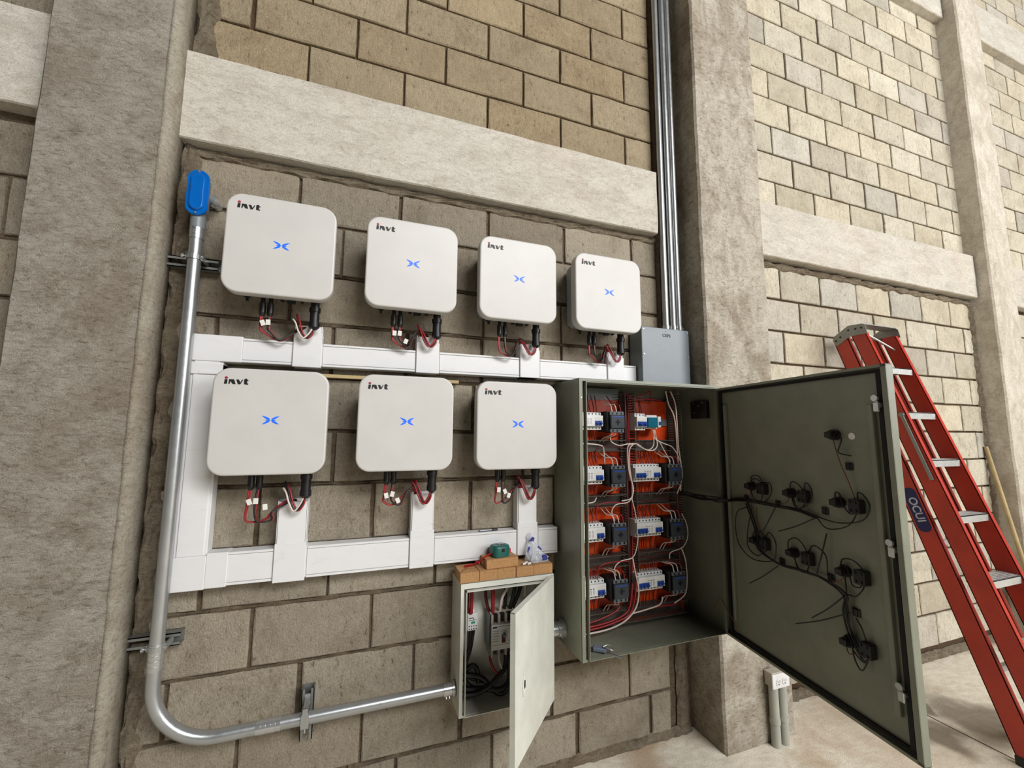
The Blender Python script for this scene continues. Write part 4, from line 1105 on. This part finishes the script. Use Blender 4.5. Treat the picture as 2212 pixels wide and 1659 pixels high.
door2.rotation_euler = (0, 0, math.atan2(-math.sin(R(46.5)), -math.cos(R(46.5))))
m = MB(); dt = .018
# outer face is local +y
m.box(0, .408, -.002, 0.001, -.002, Hh - .006); m.box(0, .003, -dt, -.002, -.002, Hh - .006); m.box(.405, .408, -dt, -.002, -.002, Hh - .006); m.box(0, .408, -dt, -.002, -.002, .001); m.box(0, .408, -dt, -.002, Hh - .009, Hh - .006)
m.build('door_panel', M_['cream'], door2)
m = MB(); m.prism([(.318, .222), (.343, .188), (.352, .222), (.343, .260)], .004, lambda a, b, t: (a, .001 + t, b)); m.build('lock_plate', M_['outlet'], door2)
m = MB(); m.prism([(.330, .214), (.338, .211), (.341, .225), (.338, .238), (.330, .236)], .0012, lambda a, b, t: (a, .005 + t, b)); m.build('keyhole', M_['ink'], door2)
# moulded case breaker
root = empty('main_breaker', (.477, -.016, H - 2.285), label='grey moulded-case main breaker inside the small cream box', cat='breaker')
m = MB(); m.box(-.050, .050, -.074, -.002, -.058, .045, .002); m.box(-.050, .050, -.055, -.002, -.082, .085, .002)
m.build('body', M_['obox'], root)
for x in (-.050, -.020, .010, .040):
    for z0, z1 in ((.045, .080), (-.082, -.056)):
        m = MB(); m.box(x, x + .010, -.0735, -.050, z0, z1, .001); m.build('terminal_wall', M_['obox'], root)
for x in (-.040, -.010, .020):
    for z0, z1 in ((.046, .082), (-.080, -.056)):
        m = MB(); m.box(x + .001, x + .019, -.058, -.050, z0, z1, .001); m.build('terminal_recess', M_['black'], root)
m = MB(); m.box(-.049, .052, -.078, -.073, -.055, .042, .0015); m.build('front_plate', M_['brk'], root)
m = MB(); m.box(-.010, .014, -.080, -.077, -.034, .016, .001); m.build('switch_frame', M_['brk'], root)
m = MB(); m.box(-.006, .010, -.0815, -.079, -.028, .004); m.build('switch_slot', M_['wdk'], root)
m = MB(); m.box(-.003, .010, -.096, -.080, -.004, .010, .002); m.build('toggle', M_['holder'], root)
m = MB(); m.box(-.044, -.026, -.0786, -.0778, .030, .036); m.box(-.022, .046, -.0786, -.0778, .0335, .035); m.build('blue_print', M_['navy'], root)
m = MB()
for k in range(5): m.box(-.044, -.018 - .002 * (k % 2), -.0786, -.0778, .018 - k * .010, .0195 - k * .010)
m.box(-.044, .04, -.0786, -.0778, -.036, -.035); m.box(.020, .036, -.0786, -.0778, -.024, -.023); m.box(.020, .021, -.0786, -.0778, -.024, .022); m.box(.035, .036, -.0786, -.0778, -.024, .022)
m.build('rating_print', M_['holder'], root)
m = MB(); m.prism([(-.006, .03), (-.055, .092), (-.055, .096), (-.003, .034)], .0015, lambda a, b, t: (-.054 - t, a - .012, b)); m.box(-.0565, -.055, -.068, -.002, -.05, .084); m.build('phase_barrier', M_['gbox'], root)
root = empty('small_breaker', (.357, -.016, H - 2.235), label='slim white control breaker left of the main breaker in the cream box', cat='breaker')
m = MB(); m.box(-.021, .022, -.040, -.002, -.032, .034, .002); m.box(-.012, .010, -.034, -.002, .034, .050, .002); m.build('body', M_['brk'], root)
m = MB()
for k in range(4):
    for z in (-.014, -.025): m.cyl((-.014 + .0098 * k, -.0395, z), (-.014 + .0098 * k, -.0412, z), .0024, n=8)
m.build('terminal_hole', M_['ink'], root)['kind'] = 'stuff'
m = MB(); m.box(-.006, .010, -.0412, -.0395, -.004, .004); m.build('teal_label', M_['teal'], root)
m = MB(); m.box(-.016, .002, -.0408, -.0395, .016, .019); m.box(.004, .006, -.0412, -.0395, .010, .018); m.box(-.016, .016, -.0406, -.0395, .008, .0095); m.build('print', M_['ink'], root)
o0 = Vector((.45, -.06, H - 2.3))
def cable(label, specs, cat='cable'):
    rt = empty('power_cable', o0, label=label, cat=cat, group=None)
    for pts, r, mat in specs:
        t = MB(); t.tube([Vector((x, y, H + z)) - o0 for x, y, z in pts], r, 8, 6); t.build('conductor', M_[mat], rt)
cable('thick red cables dropping to the slim breaker in the cream box', [([(.346, -.062, -2.056), (.350, -.062, -2.12), (.350, -.058, -2.198)], .0075, 'wred'), ([(.333, -.05, -2.056), (.338, -.05, -2.14), (.340, -.05, -2.196)], .005, 'wdk')])
cable('thick red cables feeding the top of the main breaker', [([(.436, -.075, -2.056), (.438, -.075, -2.13), (.440, -.066, -2.205)], .0085, 'wred'), ([(.418, -.045, -2.056), (.415, -.045, -2.14), (.428, -.05, -2.205)], .007, 'wdk')])
cable('white neutral cable curving into the top of the main breaker', [([(.520, -.075, -2.06), (.500, -.085, -2.10), (.476, -.080, -2.145), (.470, -.066, -2.205)], .0062, 'wwh'), ([(.560, -.06, -2.06), (.585, -.06, -2.10), (.59, -.05, -2.16)], .006, 'wwh')])
cable('black cables hanging behind the top of the main breaker', [([(.500, -.06, -2.056), (.498, -.06, -2.14), (.497, -.05, -2.205)], .0075, 'wbk'), ([(.545, -.06, -2.056), (.535, -.07, -2.12), (.520, -.055, -2.205)], .0085, 'wbk'), ([(.575, -.05, -2.056), (.565, -.055, -2.13), (.535, -.05, -2.2)], .0085, 'wbk')])
cable('red and white leads leaving the bottom of the main breaker', [([(.434, -.060, -2.365), (.430, -.075, -2.385), (.448, -.085, -2.425), (.475, -.085, -2.445)], .0055, 'wred'), ([(.468, -.060, -2.365), (.470, -.075, -2.40), (.486, -.085, -2.44)], .0045, 'wwh')])
cable('coil of thick black cables at the bottom of the cream box', [
    ([(.284, -.08, -2.455), (.33, -.085, -2.470), (.40, -.09, -2.478), (.46, -.095, -2.49), (.505, -.09, -2.47), (.51, -.08, -2.40), (.50, -.06, -2.365)], .011, 'wbk'),
    ([(.284, -.075, -2.440), (.33, -.075, -2.425), (.39, -.08, -2.44), (.43, -.09, -2.48), (.47, -.10, -2.503), (.51, -.095, -2.47), (.53, -.08, -2.40), (.53, -.06, -2.365)], .011, 'wbk'),
    ([(.284, -.09, -2.47), (.34, -.10, -2.485), (.41, -.10, -2.470), (.46, -.09, -2.44), (.49, -.08, -2.42), (.50, -.07, -2.37)], .010, 'wbk'),
    ([(.352, -.045, -2.27), (.345, -.055, -2.33), (.325, -.06, -2.37), (.32, -.07, -2.43), (.36, -.08, -2.475), (.44, -.085, -2.485)], .009, 'wbk'),
    ([(.365, -.045, -2.27), (.352, -.05, -2.34), (.335, -.055, -2.39), (.345, -.06, -2.44), (.40, -.07, -2.46)], .007, 'wbk'),
    ([(.33, -.06, -2.41), (.36, -.065, -2.395), (.378, -.07, -2.42), (.38, -.075, -2.46)], .009, 'wbk')])

# ------------------------------------------------------------------ things on top of the cream box
def carton(x0, x1, y0, y1, z0, z1, rz, label):
    cx, cy = (x0 + x1) / 2, (y0 + y1) / 2
    root = empty('cardboard_box', (cx, cy, H + z0), R(rz), label=label, cat='box', group='small cardboard boxes on the cream box')
    hx, hy, h = (x1 - x0) / 2, (y1 - y0) / 2, z1 - z0
    m = MB(); m.box(-hx, hx, -hy, hy, 0.0003, h - .001, .0012); m.build('carton', M_['card'], root)
    m = MB(); m.box(-hx + .0005, hx - .0005, -hy - .0006, hy, h - .001, h, .0003); m.box(-hx + .022, hx - .012, -hy - .0012, -hy, h - .010, h - .0002, .0003); m.build('lid_flap', M_['card'], root)
ZB, ZT = -2.0445, -2.0045
where = ['at the free end of the row, under the red strap', 'second in the row from the red strap end', 'middle one of the row of five', 'in front of the plastic bag, fourth in the row', 'at the end of the row touching the large enclosure']
for k, (x0, x1) in enumerate(((.279, .3555), (.3575, .4335), (.4345, .512), (.513, .589), (.590, .676))):
    carton(x0, x1, -.153 + .002 * (k % 3), -.045 - .003 * (k % 2), ZB, ZT, 0.0, 'small brown cardboard box ' + where[k])
carton(.386, .524, -.142, -.062, ZT + .0005, ZT + .0375, 2.5, 'small brown cardboard box lying on top of the row, under the green tape measure')
ZC = ZT + .038
root = empty('tape_measure', (.455, -.104, H + ZC), R(14), label='dark green tape measure with red strap lying on a cardboard box', cat='tape measure')
m = MB(); prof = rrect(-.040, .040, -.030, .030, .022, 5)
m.layers([[(a * .94, b, .001) for a, b in prof], [(a, b, .006) for a, b in prof], [(a, b, .036) for a, b in prof], [(a * .93, b * .93, .043) for a, b in prof], [(a * .8, b * .8, .045) for a, b in prof]], True)
m.build('case', M_['tgreen'], root)
m = MB(); m.tube([(-.012, -.0305, .004), (-.010, -.0308, .024), (-.006, -.029, .038), (.0, -.020, .0455), (.010, .0, .0465), (.018, .018, .0455)], .0014, 5, 4); m.build('pale_trim', M_['lgrey'], root)
m = MB(); m.box(-.008, .024, -.008, .008, .0445, .0475, .001); m.build('belt_clip', M_['steel'], root)
m = MB(); m.box(-.006, .006, -.0335, -.028, .022, .034, .002); m.build('lock_button', M_['black'], root)
m = MB(); m.box(.036, .052, -.010, .010, .006, .026, .003); m.build('strap_lug', M_['strapred'], root)
def ribbon(m, pts, w_):
    vs = []
    for k, p in enumerate(pts):
        p = Vector(p); q = Vector(pts[min(k + 1, len(pts) - 1)]) - Vector(pts[max(k - 1, 0)])
        n_ = Vector((-q.y, q.x, 0)); n_ = (n_.normalized() + Vector((0, 0, .9))) * w_ / 2 if n_.length > 0 else Vector((0, w_ / 2, 0))
        vs += [p + n_, p - n_, p - n_ + Vector((0, 0, .0016)), p + n_ + Vector((0, 0, .0016))]
    N_ = len(pts)
    m.add(vs, [(4 * k + a, 4 * k + (a + 1) % 4, 4 * k + 4 + (a + 1) % 4, 4 * k + 4 + a) for k in range(N_ - 1) for a in range(4)] + [(0, 1, 2, 3), (4 * N_ - 1, 4 * N_ - 2, 4 * N_ - 3, 4 * N_ - 4)])
m = MB(); m2 = root.matrix_basis if False else None
inv = (Matrix.Translation((.455, -.104, H + ZC)) @ Matrix.Rotation(R(14), 4, 'Z')).inverted()
ribbon(m, [inv @ Vector(p) for p in ((.422, -.112, H + ZC + .012), (.405, -.112, H + ZC + .008), (.388, -.110, H + ZC + .001), (.372, -.104, H + ZT + .022), (.345, -.100, H + ZT + .010), (.318, -.098, H + ZT + .0075), (.306, -.097, H + ZT + .0065))], .013)
m.build('wrist_strap', M_['strapred'], root, label='red fabric wrist strap')
m = MB(); m.box(-.003, .003, -.013, .013, -.003, .004); o = m.build('strap_clip', M_['strapred'], root, inv @ Vector((.362, -.104, H + ZT + .019)))
m = MB(); m.tube([inv @ Vector(p) for p in ((.318, -.100, H + ZT + .0022), (.300, -.120, H + ZT + .0018), (.284, -.146, H + ZT + .0016))], .0011, 5); m.build('cord', M_['wor'], root)

# crumpled plastic bag with printed base and plugs in it
root = empty('plastic_bag', (.622, -.095, H + ZT + .0005), label='crumpled clear plastic bag with blue print leaning on the trunking', cat='bag')
m = MB(); g = random.Random(8); rings = []
for k, (z, rx, ry, cx, cy) in enumerate(((.001, .050, .030, 0, -.005), (.012, .053, .032, .002, -.004), (.030, .044, .026, -.004, .002), (.052, .032, .019, -.012, .008), (.072, .019, .012, -.016, .014), (.084, .011, .007, -.018, .018), (.096, .016, .006, -.016, .020), (.112, .006, .003, -.016, .022))):
    rings.append([(cx + (rx + g.uniform(-.2, .2) * rx) * math.cos(a), cy + (ry + g.uniform(-.25, .25) * ry) * math.sin(a), z + g.uniform(-.002, .002) * (k > 0)) for a in [q * 2 * math.pi / 14 for q in range(14)]])
m.layers(rings, False); m.build('film', M_['film'], root)
m = MB(); m.box(.016, .044, -.030, -.008, .002, .026, .006); m.build('blue_content', M_['bprint'], root)
m = MB(); m.prism([(-.030, .080), (-.006, .079), (-.001, .092), (-.012, .098)], .0012, lambda a, b, t: (a, .008 - t, b)); m.prism([(-.044, .030), (-.034, .032), (-.028, .060), (-.036, .062)], .0012, lambda a, b, t: (a, -.006 - t, b)); m.prism([(.006, .058), (.020, .044), (.026, .046), (.010, .064)], .0012, lambda a, b, t: (a, -.010 - t, b)); m.build('blue_print', M_['bprint'], root)
m = MB()
for k in range(7):
    a = g.uniform(-.035, .02); b = g.uniform(-.022, .01); m.cyl((a, b, .004), (a + g.uniform(-.015, .015), b + g.uniform(-.01, .01), .008 + .012 * g.random()), .0028, n=6)
m.build('screw', M_['steel'], root)
for k, (x, y, lab) in enumerate(((.547, -.140, 'loose white wall plug beside the plastic bag, nearest the front edge'), (.560, -.128, 'loose white wall plug beside the plastic bag, farther from the front edge'), (.568, -.143, 'loose pale screw head on the cardboard in front of the plastic bag'))):
    m = MB(); m.cyl((0, 0, .0045), (.012, .004, .0048), .0042, n=10); m.cyl((-.003, -.001, .0045), (0, 0, .0045), .0055, n=10)
    tag(m.build('wall_plug', M_['tagw'], None, (x, y, H + ZT + .0012)), lab, 'wall plug', 'loose plugs by the bag')
root = empty('pen', (.425, -.046, H - 1.8735), R(4), label='slim silver and black pen lying on the lower trunking', cat='pen')
m = MB(); m.cyl((-.040, 0, 0), (.012, 0, 0), .0042, n=10); m.cyl((-.048, 0, 0), (-.040, 0, 0), .0015, .0042, n=10); m.build('barrel', M_['steel'], root)
m = MB(); m.cyl((.012, 0, 0), (.040, 0, 0), .0046, n=10); m.box(.014, .040, -.0015, .0015, .004, .0058); m.build('cap', M_['black'], root)

# ------------------------------------------------------------------ outlet on the column
root = empty('power_outlet', (1.828, -.197, H - 2.650), label='white double power outlet on a grey box low on the column', cat='power outlet')
m = MB(); m.box(-.050, .052, -.045, -.001, -.004, .060, .003); m.build('box', M_['obox'], root)
m = MB(); m.box(-.054, .056, -.051, -.044, -.008, .056, .002); m.build('face_plate', M_['outlet'], root)
for x in (-.018, .022):
    m = MB(); m.cyl((x, -.050, .022), (x, -.0535, .022), .016, n=16); m.build('socket', M_['outlet'], root)
    m = MB(); m.box(x - .007, x - .005, -.0542, -.0530, .020, .030); m.box(x + .005, x + .007, -.0542, -.0530, .020, .030); m.cyl((x, -.053, .013), (x, -.0542, .013), .003, n=8); m.build('socket_slot', M_['ink'], root)
for x, lab in ((1.803, 'grey plastic pipe under the outlet, nearer the green-grey door hinge'), (1.858, 'grey plastic pipe under the outlet, nearer the ladder')):
    rt = empty('outlet_pipe', (x, -.223, 0), label=lab, cat='pipe', group='pipes below the outlet')
    m = MB(); m.cyl((0, 0, .0005), (0, 0, .2655), .021, n=16); m.build('pipe', M_['pvc'], rt)
    m = MB(); m.cyl((0, 0, .10), (0, 0, .125), .0235, n=16); m.build('collar', M_['pvc'], rt)

# ------------------------------------------------------------------ orange step ladder leaning on the wall
root = empty('step_ladder', (2.72, -.40, 0), label='closed orange fibreglass step ladder leaning against the sunlit wall', cat='ladder')
LX, LY = 2.72, -.40
def yz(y, z): return (y - LY, z + H)
RB = ((-.050, -.872), (-.672, -2.915)); RF = ((-.126, -.842), (-.762, -2.915)); FB = ((-.150, -.842), (-.796, -2.915)); FF = ((-.230, -.842), (-.893, -2.915))
def rail(name, a, b, x, side):
    q = [yz(*a[0]), yz(*b[0]), yz(*b[1]), yz(*a[1])]
    m = MB(); m.prism(q, .004, lambda y, z, t: (x + t, y, z))
    for e, f_ in ((a, b), (b, a)):
        p0, p1 = Vector(yz(*e[0])), Vector(yz(*e[1])); d = Vector(yz(*f_[0])) - p0; d = d.normalized() * .004
        m.prism([tuple(p0), tuple(p1), tuple(p1 + d), tuple(p0 + d)], .026, lambda y, z, t: (x + t, y, z))
    return m.build(name, M_['ladder'], root)
XL, XR = 0.0, .285
rail('rear_rail', RB, RF, XL, 1); rail('front_rail', FB, FF, XL, 1); rail('rear_rail', RB, RF, XR, 1); rail('front_rail', FB, FF, XR, 1)
def on(line, z):
    (y0, z0), (y1, z1) = line; return y0 + (y1 - y0) * (z - z0) / (z1 - z0)
for z in (-1.062, -1.330, -1.588, -1.862, -2.146, -2.425, -2.70):
    yf = on(FF, z) - LY + .003; yb = on(FB, z) - LY - .002
    m = MB(); m.box(.004, XR, yf, yb, H + z - .006, H + z, .001); m.box(.004, XR, yf, yf + .004, H + z - .038, H + z, .001); m.box(.004, XR, yb - .004, yb, H + z - .028, H + z, .001)
    for k in range(5): m.box(.004, XR, yf + .010 + k * .013, yf + .013 + k * .013, H + z, H + z + .0012)
    m.build('step', M_['alu'], root)
for z in (-1.46, -2.02, -2.56):
    yf = (on(RB, z) + on(RF, z)) / 2 - LY
    m = MB(); m.box(.004, XR, yf - .012, yf + .012, H + z - .012, H + z + .012, .001); m.build('rear_brace', M_['alu'], root)
for x in (-.0035, XR + .0275):
    m = MB(); m.prism([yz(*p) for p in ((-.046, -.862), (-.050, -.838), (-.140, -.783), (-.215, -.787), (-.232, -.800), (-.242, -.852), (-.145, -.852), (-.066, -.902))], .0035, lambda y, z, t: (x + t, y, z))
    m.build('top_bracket', M_['galv_d'], root)
    if x < 0:
        for y, z in ((-.066, -.866), (-.092, -.846), (-.140, -.812), (-.180, -.812), (-.212, -.812)):
            h_ = MB(); a, b = yz(y, z); h_.cyl((x - .001, a, b), (x + .0005, a, b), .006, n=10); h_.build('bracket_hole', M_['ink'], root)
m = MB(); m.box(0, XR + .03, *sorted((yz(-.225, 0)[0], yz(-.145, 0)[0])), H - .792, H - .788); m.build('top_plate', M_['galv'], root)
m = MB(); m.tube([(.03, yz(-.16, 0)[0], H - .80), (.15, yz(-.19, 0)[0], H - .86), (XR, yz(-.22, 0)[0], H - .93)], .006, 6); m.tube([(.03, yz(-.20, 0)[0], H - .80), (.012, yz(-.21, 0)[0], H - .88)], .006, 6); m.build('top_brace', M_['zinc'], root)
m = MB(); p0, p1 = Vector(yz(-.372, -1.345)), Vector(yz(-.475, -1.69)); d = (p1 - p0).normalized(); n_ = Vector((-d.y, d.x)) * .007
m.prism([tuple(p0 + n_), tuple(p1 + n_), tuple(p1 - n_), tuple(p0 - n_)], .010, lambda y, z, t: (-.012 + t, y, z)); m.cyl((-.014, *p0), (0, *p0), .012, n=12); m.build('spreader_bar', M_['galv_d'], root)
# badge on the rear rail
p0 = (Vector(yz(on(RB, -1.765), -1.765)) + Vector(yz(on(RF, -1.725), -1.725))) / 2; p1 = (Vector(yz(on(RB, -1.985), -1.985)) + Vector(yz(on(RF, -1.945), -1.945))) / 2
d = (p1 - p0).normalized(); n_ = Vector((-d.y, d.x)); L = (p1 - p0).length
m = MB(); m.prism([tuple(p0 + d * b + n_ * a) for a, b in rrect(-.030, .030, 0, L, .028, 6)], .0015, lambda y, z, t: (-.0015 + t, y, z)); m.build('badge', M_['navy'], root, label='navy oval badge with pale letters')
fo = text_mesh('badge_lettering', 'OCUI', .052, M_['silver'], root, .001)
pc = (p0 + p1) / 2
# text reads down the rail: text x along d, text y towards -x-facing right side
tx = Vector((0, d.x, d.y)).normalized(); nz = Vector((-1, 0, 0)); ty = nz.cross(tx)
mt = Matrix.Identity(4)
for k in range(3): mt[k][0] = tx[k]; mt[k][1] = ty[k]; mt[k][2] = nz[k]
mt[0][3], mt[1][3], mt[2][3] = -.0022, pc.x, pc.y
fo.matrix_local = mt
for x in (XL, XR):
    m = MB(); a, b = yz(on(FF, -2.9), -2.92), yz(on(FB, -2.9), -2.92); m.box(x - .006, x + .032, a[0] - .006, b[0] + .006, .0005, .040, .004)
    a, b = yz(on(RF, -2.9), -2.92), yz(on(RB, -2.9), -2.92); m.box(x - .006, x + .032, a[0] - .004, b[0] + .008, .0005, .040, .004)
    m.build('rubber_foot', M_['black'], root)

m = MB(); m.cyl((4.405, -.014, H - 1.541), (4.420, -.212, 0.004), .013, n=10)
tag(m.build('wooden_pole', M_['wood']), 'slim wooden pole leaning in the corner by the second column', 'pole')
